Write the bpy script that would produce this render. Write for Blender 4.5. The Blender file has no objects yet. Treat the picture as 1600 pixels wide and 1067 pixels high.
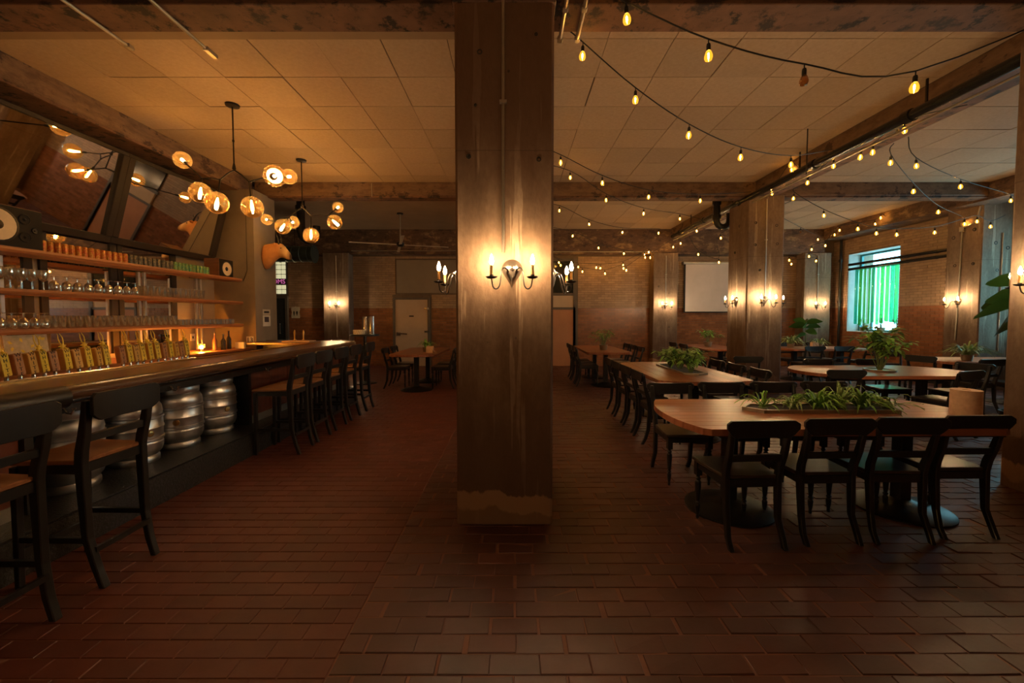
import bpy, bmesh, math, random
from math import sin, cos, pi, radians
from mathutils import Vector, Matrix
random.seed(7)
S = bpy.context.scene
COL = S.collection
# ------------------------------------------------------------------ camera, world, exposure
F, PITCH, EYE = 645.0, radians(2.3), 1.5
cp, sp = cos(PITCH), sin(PITCH)
cam = bpy.data.cameras.new('camera'); cam.sensor_width = 36; cam.lens = F/1600*36
cam.shift_x = -3/1600; cam.shift_y = -12.6/1600; cam.clip_start = .05
camo = bpy.data.objects.new('camera', cam); COL.objects.link(camo)
camo.location = (0, 0, EYE); camo.rotation_euler = (pi/2-PITCH, 0, 0)
S.camera = camo
W = bpy.data.worlds.new('World'); S.world = W; W.use_nodes = True
bg = W.node_tree.nodes['Background']; bg.inputs[0].default_value = (.45, .84, 1.0, 1); bg.inputs[1].default_value = 9.5
S.view_settings.view_transform = 'Standard'; S.view_settings.look = 'None'
S.view_settings.gamma = 1; S.view_settings.use_curve_mapping = False
S.view_settings.exposure = -0.06
K_STRING, K_CANDLE, K_CHAND, K_TEA = 560, 1900, 190, 1300
def portal(loc, rz, sx, sy):
    l = bpy.data.lights.new('window_portal', 'AREA'); l.shape = 'RECTANGLE'; l.size = sx; l.size_y = sy
    l.cycles.is_portal = True
    o = bpy.data.objects.new('window_portal', l); COL.objects.link(o); o.location = loc; o.rotation_euler = (pi/2, 0, rz)
portal((10.2, 11.23, 2.2), pi/2, 1.6, 2.2); portal((10.85, 7.4, 2.2), pi/2, 1.6, 2.2)

# pixel + depth -> point (measurement of the photograph)
def at(px, py, Y):
    v = (520.9-py)/F; zp = Y*(v*cp-sp)/(cp+v*sp); D = Y*cp-zp*sp
    return Vector(((px-803)/F*D, Y, EYE+zp))
def onplane(px, py, A, B):          # ray through the pixel meets the vertical plane through A and B
    lo = None
    d = at(px, py, 1.0)-Vector((0, 0, EYE))
    ax, ay = A[0], A[1]; ux, uy = B[0]-ax, B[1]-ay
    s = (ax*uy-ay*ux)/(d.x*uy-d.y*ux)
    return Vector((0, 0, EYE))+d*s

# ------------------------------------------------------------------ materials
def newmat(name):
    m = bpy.data.materials.new(name); m.use_nodes = True
    nt = m.node_tree; b = nt.nodes['Principled BSDF']
    return m, nt, b
def N(nt, t, **kw):
    n = nt.nodes.new(t)
    for k, v in kw.items(): setattr(n, k, v)
    return n
def noise(nt, scale, stretch=(1, 1, 1), detail=5, rough=.6, src='Object'):
    tc = N(nt, 'ShaderNodeTexCoord') if src == 'Object' else None
    mp = N(nt, 'ShaderNodeMapping'); mp.inputs['Scale'].default_value = stretch
    if src == 'Object': nt.links.new(tc.outputs['Object'], mp.inputs[0])
    else:
        g = N(nt, 'ShaderNodeNewGeometry'); nt.links.new(g.outputs['Position'], mp.inputs[0])
    n = N(nt, 'ShaderNodeTexNoise'); n.inputs['Scale'].default_value = scale
    n.inputs['Detail'].default_value = detail; n.inputs['Roughness'].default_value = rough
    nt.links.new(mp.outputs[0], n.inputs['Vector'])
    return n.outputs['Fac']
def ramp(nt, fac, stops):
    r = N(nt, 'ShaderNodeValToRGB'); nt.links.new(fac, r.inputs[0])
    e = r.color_ramp.elements
    while len(e) < len(stops): e.new(.5)
    for i, (p, c) in enumerate(stops):
        e[i].position = p; e[i].color = (*c, 1) if len(c) == 3 else c
    return r.outputs[0]
def mix(nt, fac, a, b, blend='MIX'):
    m = N(nt, 'ShaderNodeMix', data_type='RGBA', blend_type=blend)
    for s, x in ((0, fac), (6, a), (7, b)):
        if isinstance(x, (int, float)): m.inputs[s].default_value = x
        elif isinstance(x, tuple): m.inputs[s].default_value = (*x, 1)
        else: nt.links.new(x, m.inputs[s])
    return m.outputs[2]
def bump(nt, b, h, strength=.3, dist=.01):
    n = N(nt, 'ShaderNodeBump'); n.inputs['Strength'].default_value = strength; n.inputs['Distance'].default_value = dist
    nt.links.new(h, n.inputs['Height']); nt.links.new(n.outputs[0], b.inputs['Normal'])
def M(name, c, c2=None, scale=8, rough=.5, metal=0, bmp=0, stretch=(1, 1, 1), isl=0, src='Object', lo=.3, hi=.7, spec=.5, coat=0):
    m, nt, b = newmat(name)
    b.inputs['Roughness'].default_value = rough; b.inputs['Metallic'].default_value = metal
    b.inputs['Specular IOR Level'].default_value = spec
    if coat: b.inputs['Coat Weight'].default_value = coat; b.inputs['Coat Roughness'].default_value = .15
    c2 = c2 or tuple(x*.78 for x in c)
    f = noise(nt, scale, stretch, src=src)
    col = ramp(nt, f, [(lo, c), (hi, c2)])
    if isl:
        g = N(nt, 'ShaderNodeNewGeometry'); oi = N(nt, 'ShaderNodeObjectInfo')
        a = N(nt, 'ShaderNodeMath', operation='ADD'); nt.links.new(g.outputs['Random Per Island'], a.inputs[0]); nt.links.new(oi.outputs['Random'], a.inputs[1])
        fr = N(nt, 'ShaderNodeMath', operation='FRACT'); nt.links.new(a.outputs[0], fr.inputs[0])
        v = ramp(nt, fr.outputs[0], [(0, (1-isl,)*3), (1, (1+isl,)*3)])
        col = mix(nt, 1.0, col, v, 'MULTIPLY')
    nt.links.new(col, b.inputs['Base Color'])
    if bmp: bump(nt, b, f, bmp)
    return m
def emis(name, c, s, edge=None):
    m, nt, b = newmat(name)
    b.inputs['Base Color'].default_value = (.1, .06, .02, 1)
    b.inputs['Emission Strength'].default_value = s
    if edge:
        lw = N(nt, 'ShaderNodeLayerWeight'); lw.inputs[0].default_value = .45
        nt.links.new(ramp(nt, lw.outputs['Facing'], [(.1, c), (.75, edge)]), b.inputs['Emission Color'])
    else: b.inputs['Emission Color'].default_value = (*c, 1)
    return m
def glassy(name, tint, k=.12, rough=.03, trl=0, glow=0, gcol=(1, .5, .08), tcol=(1, .72, .34)):
    m, nt, b = newmat(name); nt.nodes.remove(b)
    out = nt.nodes['Material Output']
    t = N(nt, 'ShaderNodeBsdfTransparent'); t.inputs[0].default_value = (*tint, 1)
    g = N(nt, 'ShaderNodeBsdfGlossy'); g.inputs['Roughness'].default_value = rough; g.inputs[0].default_value = (1, .97, .9, 1)
    lw = N(nt, 'ShaderNodeLayerWeight'); lw.inputs[0].default_value = .35
    mp = N(nt, 'ShaderNodeMath', operation='MULTIPLY_ADD'); nt.links.new(lw.outputs['Facing'], mp.inputs[0]); mp.inputs[1].default_value = .55; mp.inputs[2].default_value = k*.5
    ms = N(nt, 'ShaderNodeMixShader'); nt.links.new(mp.outputs[0], ms.inputs[0]); nt.links.new(t.outputs[0], ms.inputs[1]); nt.links.new(g.outputs[0], ms.inputs[2])
    fin = ms.outputs[0]
    for amt, nd in ((trl, 'ShaderNodeBsdfTranslucent'), (glow, 'ShaderNodeEmission')):
        if amt:
            q = N(nt, nd); q.inputs[0].default_value = (*tcol, 1) if nd.endswith('cent') else (*gcol, 1)
            if nd.endswith('Emission'): q.inputs[1].default_value = amt; f_ = .4
            else: f_ = amt
            m2 = N(nt, 'ShaderNodeMixShader'); m2.inputs[0].default_value = f_; nt.links.new(fin, m2.inputs[1]); nt.links.new(q.outputs[0], m2.inputs[2]); fin = m2.outputs[0]
    nt.links.new(fin, out.inputs[0])
    return m

def concrete(name, dark=False, boards=True, upper=.72):
    m, nt, b = newmat(name); b.inputs['Roughness'].default_value = .82; b.inputs['Specular IOR Level'].default_value = .22
    s1 = noise(nt, 2.4, (1, 1, .6), detail=8, rough=.65); s2 = noise(nt, 3.4, (1.6, 1.6, .33), detail=9, rough=.68); s3 = noise(nt, 26, (1, 1, .6)); s4 = noise(nt, 5, (3.2, 3.2, .16), detail=6, rough=.5)
    A, B2, C = ((.36, .235, .15), (.185, .112, .068), (.54, .38, .26)) if not dark else ((.38, .285, .21), (.20, .14, .10), (.55, .44, .33))
    col = mix(nt, s1, A, B2)
    col = mix(nt, ramp(nt, s2, [(.44, (0, 0, 0)), (.60, (.8,)*3)]), col, B2)
    col = mix(nt, ramp(nt, s4, [(.63, (0, 0, 0)), (.655, (.6,)*3)]), col, C)
    col = mix(nt, .35, col, ramp(nt, s3, [(.3, (.25,)*3), (.7, (.9,)*3)]), 'MULTIPLY')
    if boards:
        g = N(nt, 'ShaderNodeNewGeometry'); sx = N(nt, 'ShaderNodeSeparateXYZ'); nt.links.new(g.outputs['Position'], sx.inputs[0])
        # dark old paint on the lower shaft, bare plaster skirt along the foot
        n5 = noise(nt, 3.5, (1, 1, .5))
        ad = N(nt, 'ShaderNodeMath', operation='MULTIPLY_ADD'); nt.links.new(n5, ad.inputs[0]); ad.inputs[1].default_value = 1.5; nt.links.new(sx.outputs[2], ad.inputs[2])
        col = mix(nt, ramp(nt, ad.outputs[0], [(.0, (.8,)*3), (.999, (.8,)*3)]), col, col)
        mr = N(nt, 'ShaderNodeMapRange'); nt.links.new(ad.outputs[0], mr.inputs[0]); mr.inputs[1].default_value = 1.35; mr.inputs[2].default_value = 2.15; mr.inputs[3].default_value = .8; mr.inputs[4].default_value = 0
        col = mix(nt, mr.outputs[0], col, (.11, .058, .038))
        mu = N(nt, 'ShaderNodeMapRange'); nt.links.new(ad.outputs[0], mu.inputs[0]); mu.inputs[1].default_value = 3.05; mu.inputs[2].default_value = 3.5; mu.inputs[3].default_value = 0; mu.inputs[4].default_value = upper
        col = mix(nt, mu.outputs[0], col, (.15, .078, .045))
        ad2 = N(nt, 'ShaderNodeMath', operation='MULTIPLY_ADD'); nt.links.new(n5, ad2.inputs[0]); ad2.inputs[1].default_value = .35; nt.links.new(sx.outputs[2], ad2.inputs[2])
        mr2 = N(nt, 'ShaderNodeMapRange'); nt.links.new(ad2.outputs[0], mr2.inputs[0]); mr2.inputs[1].default_value = .40; mr2.inputs[2].default_value = .415; mr2.inputs[3].default_value = .85; mr2.inputs[4].default_value = 0
        mr3 = N(nt, 'ShaderNodeMapRange'); nt.links.new(ad2.outputs[0], mr3.inputs[0]); mr3.inputs[1].default_value = .26; mr3.inputs[2].default_value = .28; mr3.inputs[3].default_value = .45; mr3.inputs[4].default_value = 1
        mm = N(nt, 'ShaderNodeMath', operation='MULTIPLY'); nt.links.new(mr2.outputs[0], mm.inputs[0]); nt.links.new(mr3.outputs[0], mm.inputs[1])
        col = mix(nt, mm.outputs[0], col, (.36, .21, .12))
    if boards:      # fine form-board joints across the shaft
        tcz = N(nt, 'ShaderNodeNewGeometry'); sz = N(nt, 'ShaderNodeSeparateXYZ'); nt.links.new(tcz.outputs['Position'], sz.inputs[0])
        ml = N(nt, 'ShaderNodeMath', operation='PINGPONG'); nt.links.new(sz.outputs[2], ml.inputs[0]); ml.inputs[1].default_value = 1.33
        col = mix(nt, ramp(nt, ml.outputs[0], [(0, (.55,)*3), (.006, (0, 0, 0))]), col, (.07, .045, .03))
    nt.links.new(col, b.inputs['Base Color'])
    bump(nt, b, s3, .35, .012)
    return m
def flaky(name, a, c, d):
    m, nt, b = newmat(name); b.inputs['Roughness'].default_value = .75
    f = noise(nt, 3.0, (1, 1, 1.6), detail=9, rough=.7); f2 = noise(nt, 11, (.35, .35, 1.5), detail=6)
    col = ramp(nt, f, [(.40, a), (.47, c), (.56, c), (.6, d)])
    col = mix(nt, .6, col, ramp(nt, f2, [(.35, (.45,)*3), (.65, (1.1,)*3)]), 'MULTIPLY')
    nt.links.new(col, b.inputs['Base Color']); bump(nt, b, f, .5, .012); return m

MT = dict(
 pillar=concrete('board_concrete'), pillar_grey=concrete('grey_board_concrete', dark=True, upper=.12), pillar_taupe=M('taupe_paint', (.25, .2, .15), rough=.6, scale=3),
 beam=flaky('beam_paint', (.15, .085, .05), (.2, .12, .07), (.075, .04, .028)),
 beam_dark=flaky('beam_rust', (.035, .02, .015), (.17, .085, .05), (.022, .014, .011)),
 beam_far=flaky('beam_flaking', (.3, .19, .1), (.14, .08, .05), (.07, .04, .03)),
 plaster=M('plaster', (.33, .23, .145), (.27, .19, .12), scale=2, rough=.8),
 tile=M('ceiling_board', (.50, .37, .255), (.43, .315, .21), scale=30, rough=.85, isl=.09, bmp=.15),
 gap=M('ceiling_joint', (.12, .08, .05), rough=.9),
 wall=M('wall_plain', (.26, .19, .13), scale=2, rough=.8), taupe=M('wall_taupe', (.27, .22, .16), (.23, .185, .135), scale=2, rough=.6),
 brick_tan=M('tan_glazed_brick', (.36, .24, .15), (.30, .19, .115), scale=9, rough=.4, isl=.16, src='pos', bmp=.2),
 brick_org=M('orange_glazed_brick', (.30, .125, .055), (.23, .09, .04), scale=9, rough=.26, isl=.2, src='pos', bmp=.15),
 mortar=M('wall_mortar', (.17, .12, .08), rough=.9),
 floor_t=M('red_paver', (.118, .030, .0185), (.09, .0225, .0155), scale=6, rough=.5, isl=.16, src='pos', bmp=.2),
 floor_b=M('worn_brick', (.108, .034, .023), (.062, .025, .019), scale=2.3, rough=.46, isl=.2, src='pos', bmp=.45),
 grout=M('grout', (.21, .09, .055), (.14, .06, .04), scale=5, rough=.8, src='pos'),
 black=M('black_paint', (.014, .013, .013), rough=.34, scale=20), blackm=M('black_metal', (.02, .019, .018), rough=.4, metal=.6),
 iron=M('wrought_iron', (.035, .028, .022), rough=.4, metal=.7),
 seat=M('stool_seat_wood', (.27, .115, .045), (.19, .075, .03), scale=4, stretch=(12, 1, 1), rough=.35),
 seatd=M('dark_seat', (.03, .022, .017), (.05, .032, .022), scale=5, stretch=(9, 1, 1), rough=.28),
 table=M('table_wood', (.33, .115, .05), (.21, .068, .03), scale=3, stretch=(1, 14, 1), rough=.36, isl=.2),
 table_y=M('table_wood_long', (.42, .17, .075), (.3, .11, .05), scale=3, stretch=(14, 1, 1), rough=.3, isl=.18),
 shelf=M('shelf_wood', (.42, .17, .065), (.27, .1, .04), scale=3, stretch=(8, .7, 8), rough=.45, bmp=.2),
 bartop=M('bar_wood', (.16, .07, .03), (.1, .042, .02), scale=4, stretch=(10, .8, 1), rough=.3, coat=.25),
 barrail=M('bar_armrest', (.12, .062, .035), (.07, .035, .02), scale=5, stretch=(8, .6, 8), rough=.18, coat=.7),
 barpanel=M('bar_red_panel', (.20, .055, .026), (.14, .038, .018), scale=5, stretch=(6, 6, .8), rough=.4),
 plate=M('tread_plate', (.045, .042, .04), (.09, .085, .08), scale=55, rough=.38, metal=.8, bmp=.8),
 steel=M('keg_steel', (.78, .75, .72), (.58, .55, .52), scale=7, rough=.36, metal=1, bmp=.08), chrome=M('chrome', (.8, .78, .74), rough=.15, metal=1),
 conduit=M('galvanised', (.55, .5, .42), rough=.35, metal=.85), pipe=M('black_pipe', (.03, .03, .03), rough=.22, metal=.5),
 pewter=M('pewter', (.3, .25, .2), (.2, .16, .13), rough=.33, metal=.9), candle=M('candle_sleeve', (.75, .42, .13), rough=.5),
 mirror=None, mframe=M('mirror_frame', (.03, .022, .017), rough=.5, spec=.2),
 glass=glassy('clear_glass', (.93, .92, .89), 1.0, rough=.12, trl=.10, tcol=(1, .95, .85)), amber=glassy('amber_glass', (1.0, .70, .28), .16, trl=.045, tcol=(1, .58, .16)), pane=glassy('window_glass', (.86, 1, 1), .05),
 flame=emis('flame_bulb', (1, .66, .34), K_CANDLE*.5), string=glassy('string_bulb', (1, .72, .3), .1, glow=2.3, gcol=(1, .5, .035)), score=emis('string_filament', (1, .60, .22), K_STRING),
 filament=emis('warm_filament', (1, .66, .34), K_CHAND), tea=emis('counter_lamp', (1, .6, .22), K_TEA), string_off=glassy('unlit_amber', (.8, .5, .25), .3),
 cream=M('cream_paint', (.55, .42, .3), (.48, .36, .25), scale=3, rough=.5), peach=M('peach_paint', (.55, .25, .12), rough=.5, scale=2),
 greyframe=M('grey_frame', (.12, .1, .085), rough=.5), screen=M('screen_cloth', (.72, .64, .62), rough=.8, scale=1), white=M('white_plastic', (.75, .7, .62), rough=.5),
 kraft=M('kraft_paper', (.62, .40, .25), rough=.8, scale=30), menu=M('menu_card', (.55, .36, .22), rough=.7),
 leaf=M('leaf_green', (.15, .34, .05), (.24, .45, .08), scale=6, rough=.4, isl=.35), leafd=M('dark_leaf', (.04, .13, .03), (.07, .19, .04), scale=4, rough=.35, isl=.25),
 leafw=M('striped_leaf', (.16, .32, .08), (.45, .5, .22), scale=40, rough=.4, isl=.25), soil=M('soil', (.03, .02, .013), rough=1), trough=M('trough_metal', (.32, .24, .16), rough=.4, metal=.6),
 stem=M('stem', (.12, .16, .05), rough=.6), teal=M('teal_frame', (.03, .22, .24), rough=.4), stone=M('window_reveal', (.5, .5, .47), rough=.7, scale=4),
 bamboo=glassy('green_tube', (.22, .62, .36), .2, rough=.2, trl=.28, tcol=(.14, .60, .22)),
 speaker=M('speaker_black', (.02, .018, .016), rough=.7, spec=.15), walnut=M('walnut', (.17, .07, .03), (.11, .045, .02), scale=4, stretch=(1, 8, 8), rough=.4), cone=M('speaker_cone', (.72, .58, .4), rough=.7),
 yel=M('yellow_tap_paint', (.85, .60, .05), (.68, .48, .05), scale=30, rough=.4), tapwood=M('tap_wood', (.72, .42, .08), (.55, .29, .05), scale=12, stretch=(1, 1, .3), rough=.45), tapred=M('tap_wood_red', (.48, .22, .07), (.36, .15, .05), scale=12, rough=.45), ink=M('ink', (.02, .015, .01), rough=.6),
 fur=M('tan_fur', (.62, .30, .10), (.5, .24, .09), scale=14, stretch=(1, 1, 1), rough=.9, bmp=.5), furw=M('pale_fur', (.62, .45, .27), rough=.9), horn=M('black_horn', (.02, .015, .012), rough=.4),
 duct=M('duct_metal', (.10, .14, .14), (.07, .1, .1), scale=5, rough=.35, metal=.6),
 block=emis('lit_glass_block', (.72, .66, .38), .9), dark=M('dark_glass', (.02, .024, .025), rough=.12),
 cable=M('black_cable', (.012, .011, .01), rough=.6), sign=M('sign_dark', (.05, .035, .05), rough=.5), pink=emis('sign_pink_glow', (.75, .16, .42), .8),
 can_o=M('orange_can', (.32, .045, .012), (.42, .22, .04), scale=60, lo=.45, hi=.55, rough=.3, metal=.2), can_b=M('blue_can', (.012, .02, .035), (.12, .10, .07), scale=60, lo=.45, hi=.55, rough=.3, metal=.2), can_g=M('teal_can', (.01, .16, .11), (.16, .22, .05), scale=60, lo=.45, hi=.55, rough=.3, metal=.2),
 fanw=M('fan_blade_white', (.6, .55, .47), rough=.4), signw=M('sign_white', (.9, .88, .85), rough=.6), brass=M('brass', (.6, .38, .14), rough=.3, metal=1), paper=M('painted_card', (.62, .5, .34), (.40, .33, .2), scale=14, rough=.7), wht_fig=M('sign_ivory', (.6, .53, .42), rough=.6),
)
_tn = MT['bamboo'].node_tree; _oi = N(_tn, 'ShaderNodeObjectInfo')
for _n in _tn.nodes:
    if _n.type in ('BSDF_TRANSLUCENT', 'BSDF_TRANSPARENT'):
        k_ = 1.0 if _n.type == 'BSDF_TRANSPARENT' else .75
        _tn.links.new(ramp(_tn, _oi.outputs['Random'], [(0, (.14*k_, .56*k_, .44*k_)), (.5, (.22*k_, .56*k_, .20*k_)), (1, (.48*k_, .80*k_, .58*k_))]), _n.inputs[0])
_tn = MT['fur'].node_tree; _tc = N(_tn, 'ShaderNodeTexCoord'); _sx = N(_tn, 'ShaderNodeSeparateXYZ'); _tn.links.new(_tc.outputs['Object'], _sx.inputs[0])
_b0 = _tn.nodes['Principled BSDF']; _old = _b0.inputs['Base Color'].links[0].from_socket
_c1 = ramp(_tn, _sx.outputs[0], [(.0, (.8, .72, .66)), (.28, (.95, .9, .9)), (.36, (.75, .95, 1.2)), (.43, (1.15, 1.6, 2.4)), (.475, (.5, .6, .8)), (.49, (.08, .1, .15))])
_tn.links.new(mix(_tn, 1.0, _old, _c1, 'MULTIPLY'), _b0.inputs['Base Color'])
_m, _nt, _b = newmat('mirror_glass'); _b.inputs['Metallic'].default_value = 1; _b.inputs['Base Color'].default_value = (.86, .82, .76, 1); _b.inputs['Roughness'].default_value = .02
MT['mirror'] = _m

# ------------------------------------------------------------------ mesh builder
class MB:
    def __init__(s): s.v = []; s.f = []
    def add(s, vs, fs, T=None):
        o = len(s.v)
        s.v += [tuple(T @ Vector(p)) if T else tuple(p) for p in vs]; s.f += [tuple(i+o for i in f) for f in fs]; return s
    def box(s, x0, x1, y0, y1, z0, z1, T=None, bottom=True):
        v = [(x0, y0, z0), (x1, y0, z0), (x1, y1, z0), (x0, y1, z0), (x0, y0, z1), (x1, y0, z1), (x1, y1, z1), (x0, y1, z1)]
        f = [(4, 5, 6, 7), (0, 1, 5, 4), (1, 2, 6, 5), (2, 3, 7, 6), (3, 0, 4, 7)]
        if bottom: f.append((3, 2, 1, 0))
        return s.add(v, f, T)
    def cbox(s, c, d, T=None):
        return s.box(c[0]-d[0]/2, c[0]+d[0]/2, c[1]-d[1]/2, c[1]+d[1]/2, c[2]-d[2]/2, c[2]+d[2]/2, T)
    def prism(s, poly, z0, z1, T=None):
        n = len(poly); v = [(x, y, z0) for x, y in poly]+[(x, y, z1) for x, y in poly]
        f = [tuple(range(n, 2*n)), tuple(reversed(range(n)))]+[(i, (i+1) % n, n+(i+1) % n, n+i) for i in range(n)]
        return s.add(v, f, T)
    def lathe(s, prof, n=16, c=(0, 0, 0), T=None, cap=True):
        v = []; f = []
        for r, z in prof:
            for k in range(n):
                a = 2*pi*k/n; v.append((c[0]+r*cos(a), c[1]+r*sin(a), c[2]+z))
        for i in range(len(prof)-1):
            for k in range(n):
                k2 = (k+1) % n; f.append((i*n+k, i*n+k2, (i+1)*n+k2, (i+1)*n+k))
        if cap:
            if prof[0][0] > 1e-4: f.append(tuple(reversed(range(n))))
            if prof[-1][0] > 1e-4: f.append(tuple(range((len(prof)-1)*n, len(prof)*n)))
        return s.add(v, f, T)
    def tube(s, pts, r, n=8, T=None):
        pts = [Vector(p) for p in pts]; m = len(pts); rr = r if isinstance(r, (list, tuple)) else [r]*m
        v = []; f = []; up = None
        for i, p in enumerate(pts):
            d = (pts[min(i+1, m-1)]-pts[max(i-1, 0)]).normalized()
            if up is None:
                up = Vector((0, 0, 1)) if abs(d.z) < .9 else Vector((1, 0, 0))
            a = d.cross(up).normalized(); b = a.cross(d).normalized(); up = b
            for k in range(n):
                t = 2*pi*k/n; v.append(p+a*(rr[i]*cos(t))+b*(rr[i]*sin(t)))
        for i in range(m-1):
            for k in range(n):
                k2 = (k+1) % n; f.append((i*n+k, i*n+k2, (i+1)*n+k2, (i+1)*n+k))
        f += [tuple(reversed(range(n))), tuple(range((m-1)*n, m*n))]
        return s.add(v, f, T)
    def post(s, pts, w, d, T=None):          # rectangular section, mostly vertical path; w along x, d along y
        v = []; f = []
        for i, (x, y, z) in enumerate(pts):
            ww = w[i] if isinstance(w, (list, tuple)) else w; dd = d[i] if isinstance(d, (list, tuple)) else d
            v += [(x-ww/2, y-dd/2, z), (x+ww/2, y-dd/2, z), (x+ww/2, y+dd/2, z), (x-ww/2, y+dd/2, z)]
        for i in range(len(pts)-1):
            for k in range(4):
                k2 = (k+1) % 4; f.append((i*4+k, i*4+k2, (i+1)*4+k2, (i+1)*4+k))
        n = len(pts)-1
        f += [(3, 2, 1, 0), (4*n, 4*n+1, 4*n+2, 4*n+3)]
        return s.add(v, f, T)
    def ellip(s, c, r, n=14, m=9, T=None):
        prof = [(max(sin(pi*i/m), 1e-5), -cos(pi*i/m)) for i in range(m+1)]
        Tm = Matrix.Translation(c) @ Matrix.Diagonal((*r, 1))
        if T: Tm = T @ Tm
        return s.lathe(prof, n, T=Tm, cap=False)
    def mesh(s, name, mat, bevel=0, smooth=False):
        me = bpy.data.meshes.new(name); me.from_pydata(s.v, [], s.f); 
        if bevel or True:
            bm = bmesh.new(); bm.from_mesh(me)
            if bevel:
                bmesh.ops.bevel(bm, geom=bm.edges[:], offset=bevel, segments=1, affect='EDGES', clamp_overlap=True)
            if len(bm.faces) < 60000: bmesh.ops.recalc_face_normals(bm, faces=bm.faces)
            bm.to_mesh(me); bm.free()
        if mat: me.materials.append(MT[mat] if isinstance(mat, str) else mat)
        if smooth:
            me.polygons.foreach_set('use_smooth', [True]*len(me.polygons))
            try: me.set_sharp_from_angle(angle=radians(40))
            except Exception: pass
        return me
    def build(s, name, mat, parent=None, label=None, bevel=0, smooth=False, kind=None):
        return obj(name, s.mesh(name, mat, bevel, smooth), parent, label, kind)
def obj(name, me, parent=None, label=None, kind=None, loc=None):
    o = bpy.data.objects.new(name, me); COL.objects.link(o)
    if parent: o.parent = parent
    if label: o['label'] = label
    if kind: o['kind'] = kind
    if loc is not None: o.location = loc
    return o
def tag(o, label, cat, group=None):
    o['label'] = label; o['category'] = cat
    if group: o['group'] = group
    return o
def thing(name, label, cat, loc=(0, 0, 0), rz=0, group=None):
    o = bpy.data.objects.new(name, None); COL.objects.link(o); o.empty_display_size = .1
    o.location = loc; o.rotation_euler = (0, 0, rz); return tag(o, label, cat, group)
def dup(root, loc=None, rz=None, label=None, group=None, rot=None):
    r = root.copy(); COL.objects.link(r)
    if loc is not None: r.location = loc
    if rz is not None: r.rotation_euler = (0, 0, rz)
    if rot is not None: r.rotation_euler = rot
    if label: r['label'] = label
    if group: r['group'] = group
    for ch in list(root.children):
        c = ch.copy(); COL.objects.link(c); c.parent = r
        for g in list(ch.children):
            d = g.copy(); COL.objects.link(d); d.parent = c
    return r
def struct(name, mb, mat, parent=None): return mb.build(name, mat, parent, kind='structure')
def textmesh(name, txt, size, mat, ext=.001, line=1.0):
    cu = bpy.data.curves.new(name, 'FONT'); cu.body = txt; cu.size = size; cu.extrude = ext; cu.align_x = 'CENTER'; cu.align_y = 'CENTER'; cu.space_line = line
    o = bpy.data.objects.new(name, cu); COL.objects.link(o)
    dg = bpy.context.evaluated_depsgraph_get(); me = bpy.data.meshes.new_from_object(o.evaluated_get(dg))
    bpy.data.objects.remove(o); bpy.data.curves.remove(cu)
    me.materials.clear(); me.materials.append(MT[mat]); me.transform(Matrix.Rotation(pi/2, 4, 'X')); me.name = name
    return me

# ------------------------------------------------------------------ setting
CZ, BZ = 4.10, 3.80           # ceiling, beam underside
FARY, RX, LX = 12.6, 9.7, -5.5
fl = struct('floor', MB().box(-8.2, RX+1.2, -5.5, FARY+.3, -.15, -.004), 'grout')
cl = struct('ceiling', MB().box(-8.2, RX+1.2, -5.5, FARY+.3, CZ+.006, CZ+.2), 'gap')
struct('wall_back', MB().box(-8.2, RX+1.2, -5.7, -5.5, -.15, CZ+.2), 'wall')
struct('wall_left', MB().box(-8.4, LX, -5.5, 7.6, -.02, CZ+.01), 'taupe')
struct('wall_corner', MB().box(-8.4, -8.2, 7.6, FARY+.3, -.15, CZ+.01), 'taupe')
wf = struct('wall_far', MB().box(-8.2, RX+1.2, FARY, FARY+.3, -.15, CZ+.01), 'mortar')
WY0, WY1, WZ0, WZ1 = 10.43, 12.03, 1.08, 3.30
NX, NY0, NY1 = 10.35, 6.6, 8.2          # nearer bay: wall set further back, with its own window
for b_ in ((NX, NX+.45, -5.5, NY0, -.02, CZ+.01), (NX, NX+.45, NY1, 9.0, -.02, CZ+.01), (NX, NX+.45, NY0, NY1, -.02, WZ0), (NX, NX+.45, NY0, NY1, WZ1, CZ+.01),
           (RX, RX+.45, WY1, FARY, -.02, CZ+.01), (RX, RX+.45, WY0, WY1, -.02, WZ0), (RX, RX+.45, WY0, WY1, WZ1, CZ+.01)):
    struct('wall_right', MB().box(*b_), 'mortar' if b_[0] == RX else 'wall')
wr = struct('wall_right', MB().box(RX, RX+.45, 9.0, WY0, -.02, CZ+.01), 'mortar')

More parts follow.
